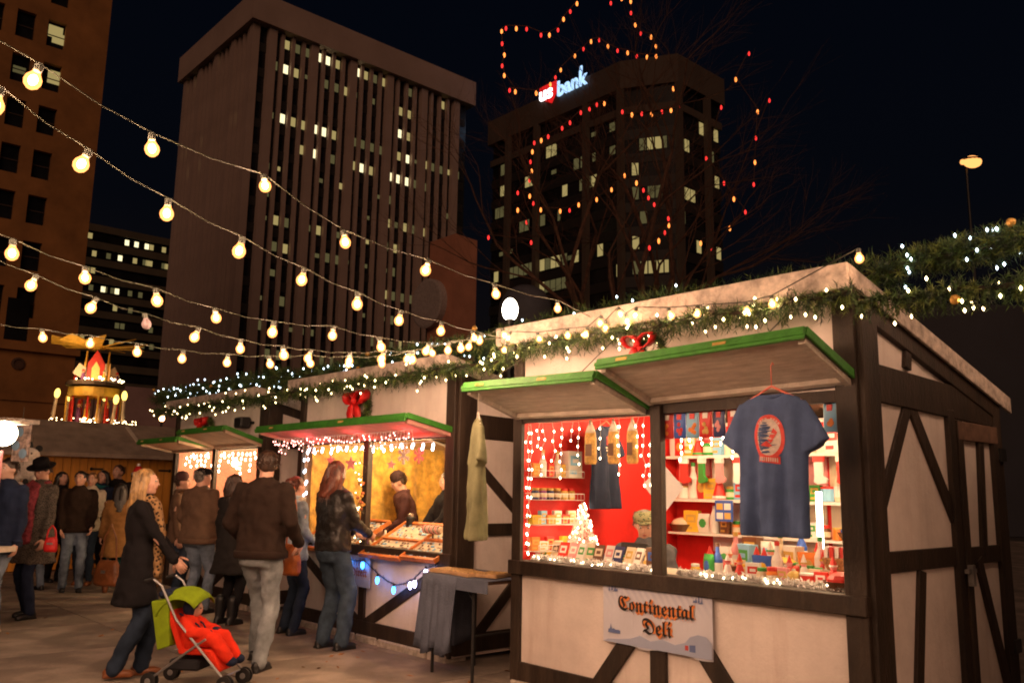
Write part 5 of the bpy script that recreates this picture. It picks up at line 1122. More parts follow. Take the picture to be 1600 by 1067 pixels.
def good(F, kind, col, col2, a, d, z, rz, label, group, s=1.0, tilt=0):
    o = on(F, kind, label, kind.replace('_', ' '), a, d, z, rz, group)
    def part(n, fn): return inst(n, cached((n, kind, col, col2), fn), o, rot=(tilt, 0, 0), scale=(s, s, s))
    c, c2 = PC[col], PC[col2]
    if kind in ('candy_box', 'tea_box', 'chocolate_bar', 'carton'):
        w, h, t = {'candy_box': (.085, .11, .035), 'tea_box': (.10, .075, .05), 'chocolate_bar': (.085, .155, .014), 'carton': (.12, .16, .06)}[kind]
        part('box', lambda: MB().box(-w / 2, w / 2, -t / 2, t / 2, 0, h, c))
        part('label', lambda: MB().box(-w * .36, w * .36, -t / 2 - .0015, -t / 2 + .001, h * .45, h * .82, c2).box(-w * .40, w * .1, -t / 2 - .002, -t / 2 + .001, h * .12, h * .26, c2).box(-w * .2, w * .2, -t / 2 - .003, -t / 2, h * .55, h * .7, c))
    elif kind == 'jar':
        part('jar_body', lambda: MB().lathe([(.030, 0), (.036, .008), (.036, .062), (.028, .074)], c, n=12))
        part('lid', lambda: MB().lathe([(.031, .074), (.032, .078), (.032, .092), (.028, .095)], c2, n=12)); part('label', lambda: MB().lathe([(.0368, .018), (.0368, .052)], PC['cream'], n=12))
    elif kind == 'bottle':
        part('bottle_body', lambda: MB().lathe([(.028, 0), (.032, .01), (.032, .12), (.014, .165), (.012, .20)], c, n=12)); part('cap', lambda: MB().lathe([(.014, .20), (.014, .225)], c2, n=10)); part('label', lambda: MB().lathe([(.0328, .03), (.0328, .10)], PC['white'], n=12))
    elif kind == 'tin':
        part('can', lambda: MB().lathe([(.042, 0), (.044, .004), (.044, .066), (.042, .07)], c, n=14)); part('lid', lambda: MB().lathe([(.045, .07), (.045, .08), (.03, .082)], c2, n=14))
    elif kind == 'cone_figure':
        part('gown', lambda: MB().lathe([(.045, 0), (.048, .01), (.022, .10), (.014, .115)], c, n=12)); part('head', lambda: MB().ball((0, 0, .125), .02, PC['pink'], 8, 6)); part('hat', lambda: MB().lathe([(.022, .135), (.012, .165), (.003, .19)], c, n=8).lathe([(.024, .13), (.024, .14)], c2, n=8)); part('trim', lambda: MB().lathe([(.049, .005), (.046, .022)], c2, n=12))
    elif kind == 'snack_bag':
        def bg():
            P = []
            for i in range(6):
                f = i / 5; z = .14 * f; y = .022 * math.sin(PI * min(1, max(.0, f))) ** .6; P.append([Vector((p.x, p.y, z)) for p in ring(0, .055 - .006 * math.sin(PI * f), max(y, .002), e=3, n=10)])
            return MB().loft(P, c)
        part('pouch', bg); part('label', lambda: MB().ball((0, -.019, .07), (.03, .006, .034), c2, 8, 5))
    elif kind == 'basket':
        part('bowl', lambda: MB().lathe([(.07, 0), (.10, .05), (.105, .055), (.095, .05), (.065, .01)], PC['brown'], n=16)); part('contents', lambda: MB().ball((0, 0, .055), (.085, .085, .05), c, 12, 7))
    elif kind == 'ball_ornament':
        part('sphere', lambda: MB().ball((0, 0, .045), .045, c, 12, 8)); part('cap', lambda: MB().lathe([(.012, .088), (.01, .1)], c2, n=8))
    return o
rg = random.Random(21)
# -- chocolate boxes leaning along the front of the deli counter, left of the post
front = [('tea_box', 'yellow', 'green'), ('chocolate_bar', 'cream', 'brown'), ('chocolate_bar', 'red', 'white'), ('chocolate_bar', 'pink', 'white'), ('chocolate_bar', 'white', 'green'), ('chocolate_bar', 'cream', 'green'), ('chocolate_bar', 'brown', 'cream'), ('chocolate_bar', 'white', 'pink'), ('chocolate_bar', 'navy', 'white'), ('chocolate_bar', 'cream', 'gold'), ('chocolate_bar', 'white', 'brown'), ('chocolate_bar', 'gold', 'white'), ('carton', 'brown', 'blue')]
for i, (kd, c, c2) in enumerate(front):
    good(B1, kd, c, c2, .10 + .094 * i, .235 + .012 * (i % 2), .945, rg.uniform(-.25, .25), f"{c} {kd.replace('_', ' ')} with {c2} print, {ORD[i]} from left along the deli sill", 'chocolate boxes along the deli counter front', 1.02, -.38 if kd != 'carton' else 0)
for i in range(9):
    c = ['yellow', 'white', 'red', 'blue', 'cream', 'green', 'orange', 'white', 'navy'][i]; c2 = ['red', 'gold', 'white', 'white', 'brown', 'yellow', 'white', 'blue', 'gold'][i]; kd = ['tea_box', 'jar', 'candy_box', 'tin', 'candy_box', 'tea_box', 'jar', 'candy_box', 'tin'][i]
    good(B1, kd, c, c2, .16 + .12 * i, .42, .945, rg.uniform(-.5, .5), f"{c} {kd.replace('_', ' ')}, {ORD[i]} from left, second row of the deli counter left half", 'small goods on the deli counter')
# -- crowded goods on the right half
rows = [(.20, 15, 'front row'), (.32, 14, 'second row'), (.44, 13, 'third row'), (.56, 12, 'back row')]
kinds = ['jar', 'tea_box', 'candy_box', 'cone_figure', 'tin', 'snack_bag', 'candy_box', 'jar', 'basket', 'cone_figure', 'bottle', 'ball_ornament']
cols = ['yellow', 'white', 'red', 'green', 'cream', 'red', 'blue', 'orange', 'red', 'white', 'pink', 'brown', 'red', 'gold']
for r_, (d, n, rn) in enumerate(rows):
    for i in range(n):
        kd = kinds[(i * 5 + r_ * 3 + i // 4) % len(kinds)]; c = cols[(i * 3 + r_ * 5) % len(cols)]; c2 = cols[(i * 5 + r_ * 2 + 1) % len(cols)]
        if i > n * .55 and rg.random() < .45: c = 'red'; c2 = 'white'; kd = ['cone_figure', 'basket', 'candy_box'][i % 3]
        if c2 == c: c2 = 'gold'
        good(B1, kd, c, c2, 1.57 + 1.2 * (i + rg.uniform(.3, .7)) / n, d + rg.uniform(-.02, .02), .945, rg.uniform(-.6, .6), f"{c} and {c2} {kd.replace('_', ' ')}, {ORD[i]} from left, {rn} of the deli counter right half", 'small goods on the deli counter', rg.uniform(.85, 1.15))
o = on(B1, 'cracker_basket', 'long wicker basket of red and white striped packets at the right of the deli counter', 'basket', 2.52, .46, 1.04)
MB().loft([[Vector(p) for p in ring(z, rx, ry)] for z, rx, ry in ((0, .12, .06), (.07, .15, .08), (.075, .14, .07))], mat('wicker', (.35, .17, .06), .7, .3, 40, .6, 90)).build('tray', o)
for i in range(7): MB().box(-.12 + .035 * i, -.095 + .035 * i, -.04, .03, .05, .14, PC['red' if i % 2 else 'white']).build('packet', o)
o2 = on(B1, 'crate', 'low wooden riser under the basket of striped packets', 'crate', 2.52, .47, .945); MB().box(-.15, .15, -.07, .07, 0, .095, M['ply']).build('body', o2, bevel=.004)
# -- cotton snow with small lights along the sill
def fluff(F, a0, a1, d, z, label, seed, lamp, n=700, nl=30):
    g = random.Random(seed); t = on(F, 'cotton_trim', label, 'trim', 0, 0, 0); mb = MB(); lm = MB(); wm = mat('cotton_snow', (.90, .87, .82), .9, .03, 30, 0)
    for i in range(n):
        c = Vector((g.uniform(a0, a1), d + g.gauss(0, .014), z + g.gauss(.012, .012))); v = Vector((g.gauss(0, 1), g.gauss(0, 1), g.gauss(0, 1))).normalized() * .022; w = v.cross(Vector((g.gauss(0, 1), g.gauss(0, 1), g.gauss(0, 1)))).normalized() * .006
        mb.add([c - v, c + w, c + v, c - w], [(0, 1, 2, 3)], wm)
    for i in range(nl): lm.octa((g.uniform(a0, a1), d - .02, z + g.uniform(0, .03)), (.006, .006, .009), lamp)
    mb.build('cotton', t, kind='stuff'); lm.build('fairy_lights', t, kind='stuff')
fluff(B1, .10, 1.39, .12, .955, 'white cotton trim with fairy lights along the left half of the deli sill', 3, M['warm2'], 2600, 22)
fluff(B1, 1.51, 2.80, .12, .955, 'white cotton trim with fairy lights along the right half of the deli sill', 4, M['warm2'], 2600, 20)
# -- wire shelves on the left wall
for j, z in enumerate((1.60, 1.42, 1.225, 1.02)):
    o = on(B1, 'wire_shelf', f"white wire shelf on the deli's left wall, {ORD[j]} from the top", 'shelf', .045, .06, z, 0, 'wire shelves on the deli left wall')
    for x in (.01, .17): MB().tube([(x, 0, .05), (x, .52, .05)], .003, PC['white'], 4).build('rail', o)
    mb = MB(); 
    for i in range(14): mb.tube([(.01, .04 * i, 0), (.17, .04 * i, 0), (.17, .04 * i, .05)], .0018, PC['white'], 3)
    for x in (.01, .06, .11, .17): mb.tube([(x, 0, 0), (x, .52, 0)], .002, PC['white'], 3)
    mb.build('grid', o, kind='stuff')
    for i in range(6):
        kd = [['candy_box', 'bottle'], ['jar', 'jar'], ['tea_box', 'candy_box'], ['candy_box', 'tea_box']][j][i % 2]; c = ['orange', 'white', 'red', 'cream', 'yellow', 'sky'][(i + j * 2) % 6] if j != 1 else ['navy', 'purple', 'navy', 'brown', 'gold', 'gold'][i]
        if i == 5 and j == 0: continue
        good(B1, kd, c, 'gold' if c != 'gold' else 'red', .11, .12 + .082 * i, z + .004, PI / 2 + rg.uniform(-.2, .2), f"{c} {kd.replace('_', ' ')}, {ORD[i]} from the front, {ORD[j]} wire shelf", 'goods on the deli wire shelves', .95)
good(B1, 'carton', 'white', 'sky', .12, .53, 1.605, PI / 2, 'tall white carton at the far end of the top wire shelf', 'goods on the deli wire shelves', 1.35)
# -- small white lit tree on the counter
o = on(B1, 'tabletop_tree', 'small white christmas tree thick with glowing lights on the deli counter', 'christmas tree', .215, .56, .945)
g = random.Random(5); mb = MB(); lm = MB(); wt = mat('white_tinsel', (.80, .68, .60), .7, .05, 20, 0)
for i in range(1100):
    h_ = g.random() ** 1.3; r_ = .155 * (1 - h_) + .012; a_ = g.uniform(0, 2 * PI); c = Vector((math.cos(a_) * r_ * g.uniform(.2, .8), math.sin(a_) * r_ * g.uniform(.2, .8), .04 + .42 * h_)); tip = Vector((math.cos(a_) * r_ * 1.1, math.sin(a_) * r_ * 1.1, c.z - .025)); w = Vector((g.gauss(0, 1), g.gauss(0, 1), g.gauss(0, 1))).normalized() * .005
    mb.add([c - w, c + w, tip], [(0, 1, 2)], wt)
for i in range(60): h_ = g.random(); a_ = g.uniform(0, 2 * PI); r_ = .15 * (1 - h_) + .012; lm.octa((math.cos(a_) * r_, math.sin(a_) * r_, .04 + .42 * h_), (.009, .009, .012), M['warm2'])
mb.build('branches', o, kind='stuff'); lm.build('fairy_lights', o, kind='stuff'); MB().lathe([(.05, 0), (.05, .01), (.01, .015), (.01, .4)], PC['white']).build('stand', o)
for xx_ in (.35, 1.1, 1.75, 2.5):
    ld = bpy.data.lights.new('sill_string_glow', 'POINT'); ld.energy = .9; ld.color = (1, .66, .38); ld.shadow_soft_size = .06; lo = bpy.data.objects.new('sill_string_glow', ld); COL.objects.link(lo); lo.location = B1.w(xx_, .14, 1.13)  # unseen point lights added over the sill to brighten the counter goods
ld = bpy.data.lights.new('tree_glow', 'POINT'); ld.energy = 2.0; ld.color = (1, .6, .34); ld.shadow_soft_size = .1; lo = bpy.data.objects.new('tree_glow', ld); COL.objects.link(lo); lo.parent = o; lo.location = (0, -.16, .25)  # another unseen point light, added in front of the tree to strengthen its glow
# -- back wall shelves
for (x0_, x1_, z0_, z1_, cc_) in ((.95, 1.35, 1.0, 2.05, 'white'), (1.36, 1.60, 1.45, 2.05, 'pink'), (1.62, 2.05, 1.0, 2.05, 'cream'), (2.3, 2.8, 1.0, 2.05, 'white'), (.10, .45, 1.45, 2.0, 'pink'), (.47, .93, .98, 1.8, 'white'), (1.37, 1.58, 1.0, 1.42, 'cream')):
    MB().box(x0_, x1_, 2.018, 2.030, z0_, z1_, PC[cc_]).build('backing_panel', s1)
for j, (z, x0, x1) in enumerate(((1.83, .06, 2.8), (1.44, .06, 2.8))):
    o = on(B1, 'shelf_board', f"white shelf board on the deli back wall, {'upper' if j == 0 else 'lower'} of the two", 'shelf', 0, 1.84, z)
    MB().box(x0, x1, 0, .25, -.025, 0, PC['white']).build('board', o)
    for x in (.9, 1.9, 2.7): MB().box(x, x + .05, .02, .25, -.40, -.026, PC['white']).build('bracket', o)
    for i in range(26):
        kd = ['bottle', 'candy_box', 'cone_figure', 'snack_bag', 'tin', 'jar', 'carton'][(i * 3 + j) % 7]; c = ['white', 'red', 'cream', 'red', 'green', 'white', 'yellow', 'sky'][(i * 3 + j * 2) % 8]; c2 = ['red', 'gold', 'white', 'green'][(i + j) % 4]
        if c2 == c: c2 = 'gold'
        good(B1, kd, c, c2, .12 + .102 * i, 1.91 + rg.uniform(-.03, .03), z + .002, rg.uniform(-.3, .3), f"{c} {kd.replace('_', ' ')} with {c2} detail, {ORD[i % 13]} from {'left' if i < 13 else 'the middle'} on the {'upper' if j == 0 else 'lower'} back shelf", 'goods on the deli back shelves', rg.uniform(1.15, 1.5))
for i, (x, c) in enumerate(((.35, 'pink'), (1.25, 'white'), (1.75, 'pink'), (2.35, 'white'))):
    o = on(B1, 'hanging_cloth', f"{c} cloth pinned to the deli back wall below the shelves, {ORD[i]} from the left", 'cloth', x, 2.07, .95, 0, 'cloths on the deli back wall')
    vs = []; 
    for k in range(13): xx = .42 * k / 12; yy = -.012 - .012 * math.sin(k * 1.3 + i); vs += [(xx, yy, 0), (xx, yy, .44)]
    s_ = MB().add(vs, [(2 * k, 2 * k + 2, 2 * k + 3, 2 * k + 1) for k in range(12)], PC[c]).build('sheet', o, smooth=True); s_.modifiers.new('th', 'SOLIDIFY').thickness = .004
o = on(B1, 'shelf_board', 'low white shelf board nearest the back table of the deli', 'shelf', 0, 1.84, 1.14); MB().box(.10, 2.8, 0, .25, -.02, 0, PC['white']).build('board', o)
for i in range(22):
    kd = ['basket', 'snack_bag', 'candy_box', 'tin', 'carton', 'bottle', 'jar'][(i * 4) % 7]; c = ['cream', 'orange', 'white', 'red', 'brown', 'yellow', 'blue', 'white'][(i * 5) % 8]; c2 = ['red', 'gold', 'green'][i % 3]
    if c == c2: c2 = 'white'
    good(B1, kd, c, c2, .2 + .118 * i, 1.92, 1.142, rg.uniform(-.3, .3), f"{c} {kd.replace('_', ' ')} with {c2} detail, {ORD[i % 11]} from {'left' if i < 11 else 'the middle'} on the low back shelf", 'goods on the deli back shelves', 1.2)
stk_ = lambda c, c2: MB().prism([(-.03, 0, 0), (-.03, 0, -.13), (-.035, 0, -.17), (-.01, 0, -.185), (.05, 0, -.175), (.06, 0, -.15), (.03, 0, -.125), (.03, 0, 0)], (0, .02, 0), c).box(-.036, .036, -.004, .024, -.035, .004, c2)
for i in range(12):
    c, c2 = [('red', 'white'), ('white', 'red'), ('pink', 'white'), ('green', 'white')][(i * 3) % 4]
    o = on(B1, 'stocking', f"{c} christmas stocking with {c2} cuff, {ORD[i]} from left under the top back shelf", 'stocking', .30 + .19 * i, 1.82, 1.80, rg.uniform(-.3, .3), 'stockings in the deli'); o2_ = inst('sock_body', cached(('sock_body', c, c2), lambda: stk_(PC[c], PC[c2])), o, scale=(1.2, 1.2, 1.2))
q_ = B1.on_d(1131, 798, 1.80)
o = on(B1, 'price_poster', 'small blue poster with yellow shapes under the deli back shelf', 'poster', q_.x, 1.80, q_.z); MB().box(-.09, .09, 0, .006, -.09, .09, PC['blue']).build('sheet', o)
for i in range(4): MB().box(-.075 + .08 * (i % 2), -.01 + .08 * (i % 2), -.002, .001, -.07 + .08 * (i // 2), -.015 + .08 * (i // 2), PC['gold' if i % 3 else 'white']).build('printed_shape', o)
# laptop / till on the counter
o = on(B1, 'cash_drawer', 'black till screen beside the seated deli keeper', 'till', .72, .62, .945)
MB().box(-.13, .13, -.02, .0, .02, .16, M['black']).box(-.06, .06, -.05, .03, 0, .02, M['black']).build('screen', o, bevel=.004)
q_ = B1.on_d(1281, 815, 1.35)
o = on(B1, 'tube_lamp', 'bright vertical tube lamp behind the blue t-shirt in the deli', 'lamp', q_.x, 1.35, .94)
MB().lathe([(.022, .06), (.022, q_.z - .72)], em('tube_white', (1, .86, .66), 12), n=12).build('tube', o); MB().lathe([(.05, 0), (.05, .015), (.02, .06)], PC['white']).build('foot', o)
# back table inside so that far goods do not float
o = on(B1, 'back_table', 'white covered table at the back of the deli', 'table', 0, 1.32, .06)
MB().box(.9, 2.75, 0, .48, .84, .87, PC['white']).build('tabletop', o)
for x in (.95, 2.68):
    for y in (.05, .28): MB().box(x, x + .04, y, y + .04, 0, .84, M['soffit']).build('leg', o)
for i in range(12):
    kd = ['basket', 'carton', 'snack_bag', 'candy_box', 'bottle', 'tin'][i % 6]; c = ['cream', 'red', 'blue', 'orange', 'white', 'brown'][(i * 5) % 6]
    good(B1, kd, c, 'gold', 1.0 + .145 * i, 1.60, .93, rg.uniform(-.4, .4), f"{c} {kd.replace('_', ' ')}, {ORD[i]} from the left on the deli back table", 'goods on the deli back table', 1.35)
for r2 in range(2):
    for i in range(14):
        kd = ['snack_bag', 'cone_figure', 'bottle', 'basket', 'carton', 'tin', 'candy_box'][(i * 2 + r2) % 7]; c = ['white', 'cream', 'red', 'pink', 'white', 'orange', 'sky', 'yellow'][(i * 3 + r2 * 5) % 8]
        good(B1, kd, c, 'gold' if i % 2 else 'green', 1.5 + .092 * i, .68 + .13 * r2, .945, rg.uniform(-.4, .4), f"{c} {kd.replace('_', ' ')}, {ORD[i]} from left, {'near' if r2 == 0 else 'far'} row of the deli packing ledge", 'goods on the deli packing ledge', 1.25)
o = on(B1, 'packing_ledge', 'cream ledge behind the crowded right half of the deli counter', 'ledge', 1.46, .625, .90); MB().box(0, 1.34, 0, .3, 0, .042, M['cream']).build('board', o)
for x in (.03, 1.27): MB().box(x, x + .04, .02, .06, -.83, 0, M['soffit']).build('leg', o)
# -- pasta bags hanging in the opening
for i, x in enumerate((.70, .93, 1.11)):
    o = on(B1, 'pasta_bag', f"clear bag of golden pasta hanging in the deli opening, {ORD[i]} of three from the left", 'bag', x, .13, 1.695, rg.uniform(-.3, .3), 'pasta bags hanging in the deli opening')
    mb = MB(); mb.loft([[Vector((p.x, p.y, z)) for p in ring(0, rx, ry, n=12)] for z, rx, ry in ((0, .045, .02), (.02, .05, .03), (.2, .048, .028), (.24, .042, .025))], mat('golden_pasta', (.60, .34, .08), .45, .25, 30, .5, 80)); mb.build('filling', o, smooth=True)
    MB().loft([[Vector((p.x, p.y, z)) for p in ring(0, rx, ry, n=12)] for z, rx, ry in ((.235, .043, .026), (.28, .03, .014), (.31, .010, .008), (.335, .012, .008))], mat('cellophane', (.85, .75, .6), .2, .05, 10, .1, 40)).build('neck', o, smooth=True)
    MB().lathe([(.013, .303), (.013, .315)], PC['white']).build('tie', o); MB().box(-.028, .028, -.0315, -.029, .06, .15, PC['brown']).build('label', o); MB().tube([(0, 0, .33), (0, 0, .36)], .002, M['wire'], 4).build('hook', o)
# -- snack pouches clipped in a row
for i in range(8):
    x = [1.40, 1.505, 1.61, 1.715, 1.82, 1.925, 2.035, 2.69][i]; c = ['blue', 'red', 'blue', 'sky', 'red', 'navy', 'red', 'sky'][i]; c2 = ['orange', 'orange', 'red', 'orange', 'gold', 'pink', 'orange', 'orange'][i]
    lab = f"{c} gummy candy pouch with {c2} picture, {ORD[i]} from left under the deli hatch" if i < 7 else 'sky blue candy pouch hanging alone by the right post under the deli hatch'
    o = on(B1, 'candy_pouch', lab, 'candy pouch', x, .03, 1.855, rg.uniform(-.25, .25), 'candy pouches hanging under the deli hatch')
    mb = MB(); mb.loft([[Vector((p.x, p.y, z)) for p in ring(0, rx, ry, e=3.5, n=14)] for z, rx, ry in ((0, .046, .004), (.015, .048, .014), (.12, .046, .012), (.165, .047, .003), (.18, .047, .002))], PC[c]); mb.build('pouch', o, smooth=True)
    MB().prism([(-.018, 0, .125), (.018, 0, .125), (.018, 0, .162), (-.018, 0, .162)], (0, -.012, 0), PC['red' if c != 'red' else 'white']).build('top_label', o)
    mb = MB()
    for k in range(5): mb.ball((rg.uniform(-.022, .022), -.013, rg.uniform(.03, .10)), (.014, .006, .016), PC[c2], 7, 5)
    mb.build('printed_sweets', o); MB().tube([(0, 0, .175), (0, 0, .205)], .002, M['wire'], 4).build('clip', o)
# -- paper sheet hung cornerwise
o = on(B1, 'paper_sheet', 'white paper sheet hung by one corner beside the deli mullion', 'paper', 1.235, .32, 1.70, .15)
s_ = MB().prism([(0, 0, 0), (.165, 0, -.17), (0.01, 0, -.35), (-.17, 0, -.15)], (0, .003, 0), M['paper']).build('sheet', o); MB().tube([(0, .001, 0), (.02, .001, .34)], .0015, M['wire'], 4).build('string', o)
# ------------------------------------------------------------------ t-shirts
def tshirt(F, a, d, z, rz, m, label, w=.38, h=.80, span=.56, t=.05, seed=1, hanger=(.75, .18, .12), printed=None, hang=.14):
    o = on(F, 'tshirt', label, 't-shirt', a, d, z, rz)
    b = MB(); zs = [0, .1, .25, .4, .55, .66, .72, .765, .79]; wd = [1, .99, .97, .97, .99, 1.02, 1.0, .78, .42]; th = [1.15, 1.1, 1.0, .95, .9, .85, .7, .5, .28]
    b.loft([[Vector((p.x, p.y, q * h / .8)) for p in ring(0, w / 2 * ww, t * tt, e=3.2, n=22)] for q, ww, tt in zip(zs, wd, th)], m)
    for s in (-1, 1):
        A_ = Vector((s * w * .30, 0, h * .885)); B_ = Vector((s * (span / 2 - .055), 0, h * .600)); dd = (B_ - A_).normalized(); pr_ = Vector((-dd.z, 0, dd.x)); rr = []
        for i in range(7):
            f = i / 6; c = A_.lerp(B_, f); hw = .085 + .018 * f; ty = t * (.55 + .22 * f); rr.append([c + pr_ * q.x + Vector((0, q.y, 0)) for q in ring(0, hw, ty, e=2.8, n=18)])
        b.loft(rr, m)
    sh = baked(b, 'fabric', .012, 3, .0, 1, seed, o)
    off = seed * 2.3
    for v in sh.data.vertices:
        p = v.co; f_ = max(0, 1 - p.z / h); v.co.y += (.020 * math.sin(p.x * 34 + off + 2.2 * p.z) * (.25 + f_) + .010 * math.sin(p.x * 71 + off * 2 - 3 * p.z) * f_) + .006 * noise.noise(p * 12)
    # neckband, hanger
    MB().tube([(.075 * math.cos(a_) , .022 * math.sin(a_), h * .985 - .02 * (1 if math.sin(a_) < 0 else .3) * abs(math.sin(a_))) for a_ in [2 * PI * k / 16 for k in range(17)]], .008, m, 6).build('neckband', o, smooth=True)
    hm = mat('hanger_plastic_%d' % seed, hanger, .4, .05, 5, 0)
    MB().tube([(-w * .42, 0, h * .93), (-.03, 0, h + .02), (0, 0, h + .035), (.03, 0, h + .02), (w * .42, 0, h * .93)], .007, hm, 6).build('hanger_bar', o, smooth=True)
    MB().tube([(0, 0, h + .03), (0, 0, h + hang - .02), (.012, 0, h + hang), (.02, 0, h + hang - .015)], .003, hm, 6).build('hanger_hook', o, smooth=True)
    if printed:
        bv = BVHTree.FromPolygons([v.co.copy() for v in sh.data.vertices], [tuple(p.vertices) for p in sh.data.polygons])
        for name, mesh_fn, mm, lift in printed:
            pm_ = mesh_fn().mesh(name)
            bmx = bmesh.new(); bmx.from_mesh(pm_); bmesh.ops.triangulate(bmx, faces=bmx.faces)
            for _ in range(2): bmesh.ops.subdivide_edges(bmx, edges=[e_ for e_ in bmx.edges if e_.calc_length() > .02], cuts=1)
            for v in bmx.verts:
                hit = bv.ray_cast(Vector((v.co.x, -.5, v.co.z)), Vector((0, 1, 0)))[0]
                if hit: v.co.y = hit.y - lift
            bmx.to_mesh(pm_); bmx.free(); pm_.materials.clear(); pm_.materials.append(mm); inst(name, pm_, o)
    return o
def annulus(cx, cz, rx, rz_, wd, n=40):
    def f():
        mb = MB(); vs = []
        for k in range(n): a_ = 2 * PI * k / n; vs += [(cx + rx * math.cos(a_), 0, cz + rz_ * math.sin(a_)), (cx + (rx - wd) * math.cos(a_), 0, cz + (rz_ - wd) * math.sin(a_))]
        return mb.add(vs, [(2 * k, 2 * ((k + 1) % n), 2 * ((k + 1) % n) + 1, 2 * k + 1) for k in range(n)], PC['red'])
    return f
def polyp(pts): return lambda: MB().add([(x, 0, z) for x, z in pts], [tuple(range(len(pts)))], PC['red'])
def ell(cx, cz, rx, rz_): return polyp([(cx + rx * math.cos(2 * PI * k / 24), cz + rz_ * math.sin(2 * PI * k / 24)) for k in range(24)])
shp = mat('shirt_red_ink', (.62, .045, .03), .6, .1, 40, 0); shw = mat('shirt_white_ink', (.62, .52, .46), .6, .1, 40, 0); shb = mat('shirt_blue_ink', (.05, .08, .2), .6, .05, 10, 0)
def strokes(cx, cz, r, a0, a1, n):
    def f():
        mb = MB()
        for k in range(n):
            if k == n // 2: continue
            a_ = a0 + (a1 - a0) * k / (n - 1); c = Vector((cx + r * math.cos(a_), 0, cz + r * 1.25 * math.sin(a_))); dn = Vector((math.cos(a_), 0, math.sin(a_))); tn = Vector((-dn.z, 0, dn.x))
            for sft in (-.0035, .0035): mb.add([c + tn * (sft - .0015) - dn * .007, c + tn * (sft + .0015) - dn * .007, c + tn * (sft + .0015) + dn * .007, c + tn * (sft - .0015) + dn * .007], [(0, 1, 2, 3)], shp)
            mb.add([c - tn * .004 - dn * .0015, c + tn * .004 - dn * .0015, c + tn * .004 + dn * .0015, c - tn * .004 + dn * .0015], [(0, 1, 2, 3)], shp)
        return mb
    return f
cx, cz = .0, .545
pr = [('printed_disc', ell(cx, cz, .076, .105), shw, .0022), ('printed_ring', annulus(cx, cz, .094, .126, .024), shp, .003), ('printed_lettering', strokes(cx, cz, .083, 2.3, .8, 9), shw, .004), ('printed_band', polyp([(-.055, cz - .135), (.06, cz - .150), (.062, cz - .108), (-.055, cz - .095)]), shp, .0034),
      ('printed_lettering', lambda: MB().add([p for k in range(9) for p in ((-.048 + .0115 * k, 0, cz - .130 - .0012 * k), (-.042 + .0115 * k, 0, cz - .130 - .0012 * k), (-.042 + .0115 * k, 0, cz - .107 - .0012 * k), (-.048 + .0115 * k, 0, cz - .107 - .0012 * k))], [(4 * k, 4 * k + 1, 4 * k + 2, 4 * k + 3) for k in range(9)], shw), shw, .0044),
      ('printed_shape', polyp([(-.005, cz - .015), (.012, cz - .035), (.052, cz + .025), (.028, cz + .05)]), shp, .0040), ('printed_shape', polyp([(-.045, cz - .045), (-.01, cz - .02), (.02, cz - .05), (.0, cz - .055)]), shp, .0042), ('printed_shape', polyp([(-.035, cz + .045), (.012, cz + .05), (.012, cz + .058), (-.035, cz + .053)]), shb, .0044), ('printed_shape', polyp([(-.035, cz + .02), (.0, cz + .02), (-.01, cz + .034), (-.03, cz + .034)]), shb, .0044), ('printed_shape', polyp([(-.04, cz - .09), (.01, cz - .085), (.0, cz - .075), (-.035, cz - .078)]), shb, .0044)]
tshirt(B1, 2.545, -.36, 1.265, .0, cloth('slate_blue_jersey', (.075, .115, .235), .1, 6, .25, 160), 'slate blue t-shirt with red round print hanging below the right deli hatch', w=.43, h=.80, span=.62, seed=2, printed=pr, hang=.17)
tshirt(B1, .27, .79, 1.35, -PI / 2 + 0.2 + PI, cloth('navy_jersey', (.020, .026, .05), .1, 6, .25, 160), 'navy t-shirt with pale lettering hanging inside the deli', w=.40, h=.70, span=.50, t=.04, seed=3, hang=.06,
       printed=[('printed_lettering', polyp([(-.09, .50), (.09, .50), (.09, .512), (-.09, .512)]), PC['cream'], .003), ('printed_lettering', polyp([(-.06, .475), (.06, .475), (.055, .49), (-.055, .49)]), PC['cream'], .003), ('printed_shape', polyp([(-.05, .44), (.05, .44), (.03, .465), (-.03, .465)]), PC['gold'], .003), ('printed_shape', polyp([(-.045, .53), (.045, .53), (.045, .60), (-.045, .60)]), shp, .003)])
tshirt(B1, .19, -.56, 1.13, -.60, cloth('sage_jersey', (.20, .20, .11), .15, 6, .25, 160), 'sage green t-shirt seen edge on, hanging from the left end of the left deli hatch', w=.40, h=.90, span=.54, seed=5, hanger=(.75, .7, .6), hang=.18)
# ------------------------------------------------------------------ hanging fairy light strands
def icicles(F, label, xs, d, z, m, seed, lm=(.12, .5), sp=.045, r=.006, wirem=None, group='hanging fairy lights'):
    g = random.Random(seed); t = on(F, 'icicle_lights', label, 'fairy lights', 0, 0, 0, 0, group); L = MB(); Wm = wirem or PC['white']
    a0, a1 = min(xs), max(xs); MB().tube([(a0, d, z), ((a0 + a1) / 2, d, z - .01), (a1, d, z)], .003, Wm, 4).build('lead_wire', t)
    for x in xs:
        ln = g.uniform(*lm); n = max(2, int(ln / sp)); pts = [(x + g.uniform(-.012, .012), d + g.uniform(-.012, .012), z - ln * k / n) for k in range(n + 1)]
        MB().tube(pts, .0022, Wm, 4).build('strand', t)
        for p in pts[1:]: L.ball(Vector(p) + Vector((g.uniform(-.008, .008), -.006, 0)), (r, r, r * 1.7), m, 6, 4)
    L.build('fairy_lights', t, kind='stuff')
icicles(B1, 'white fairy light strands hanging in the left opening of the deli', [.16, .22, .33, .42, .53, .60, .83, 1.0, 1.02, 1.19, 1.24, 1.30, 1.35], .10, 2.03, M['warm2'], 1, (.14, .50), .062, .006)
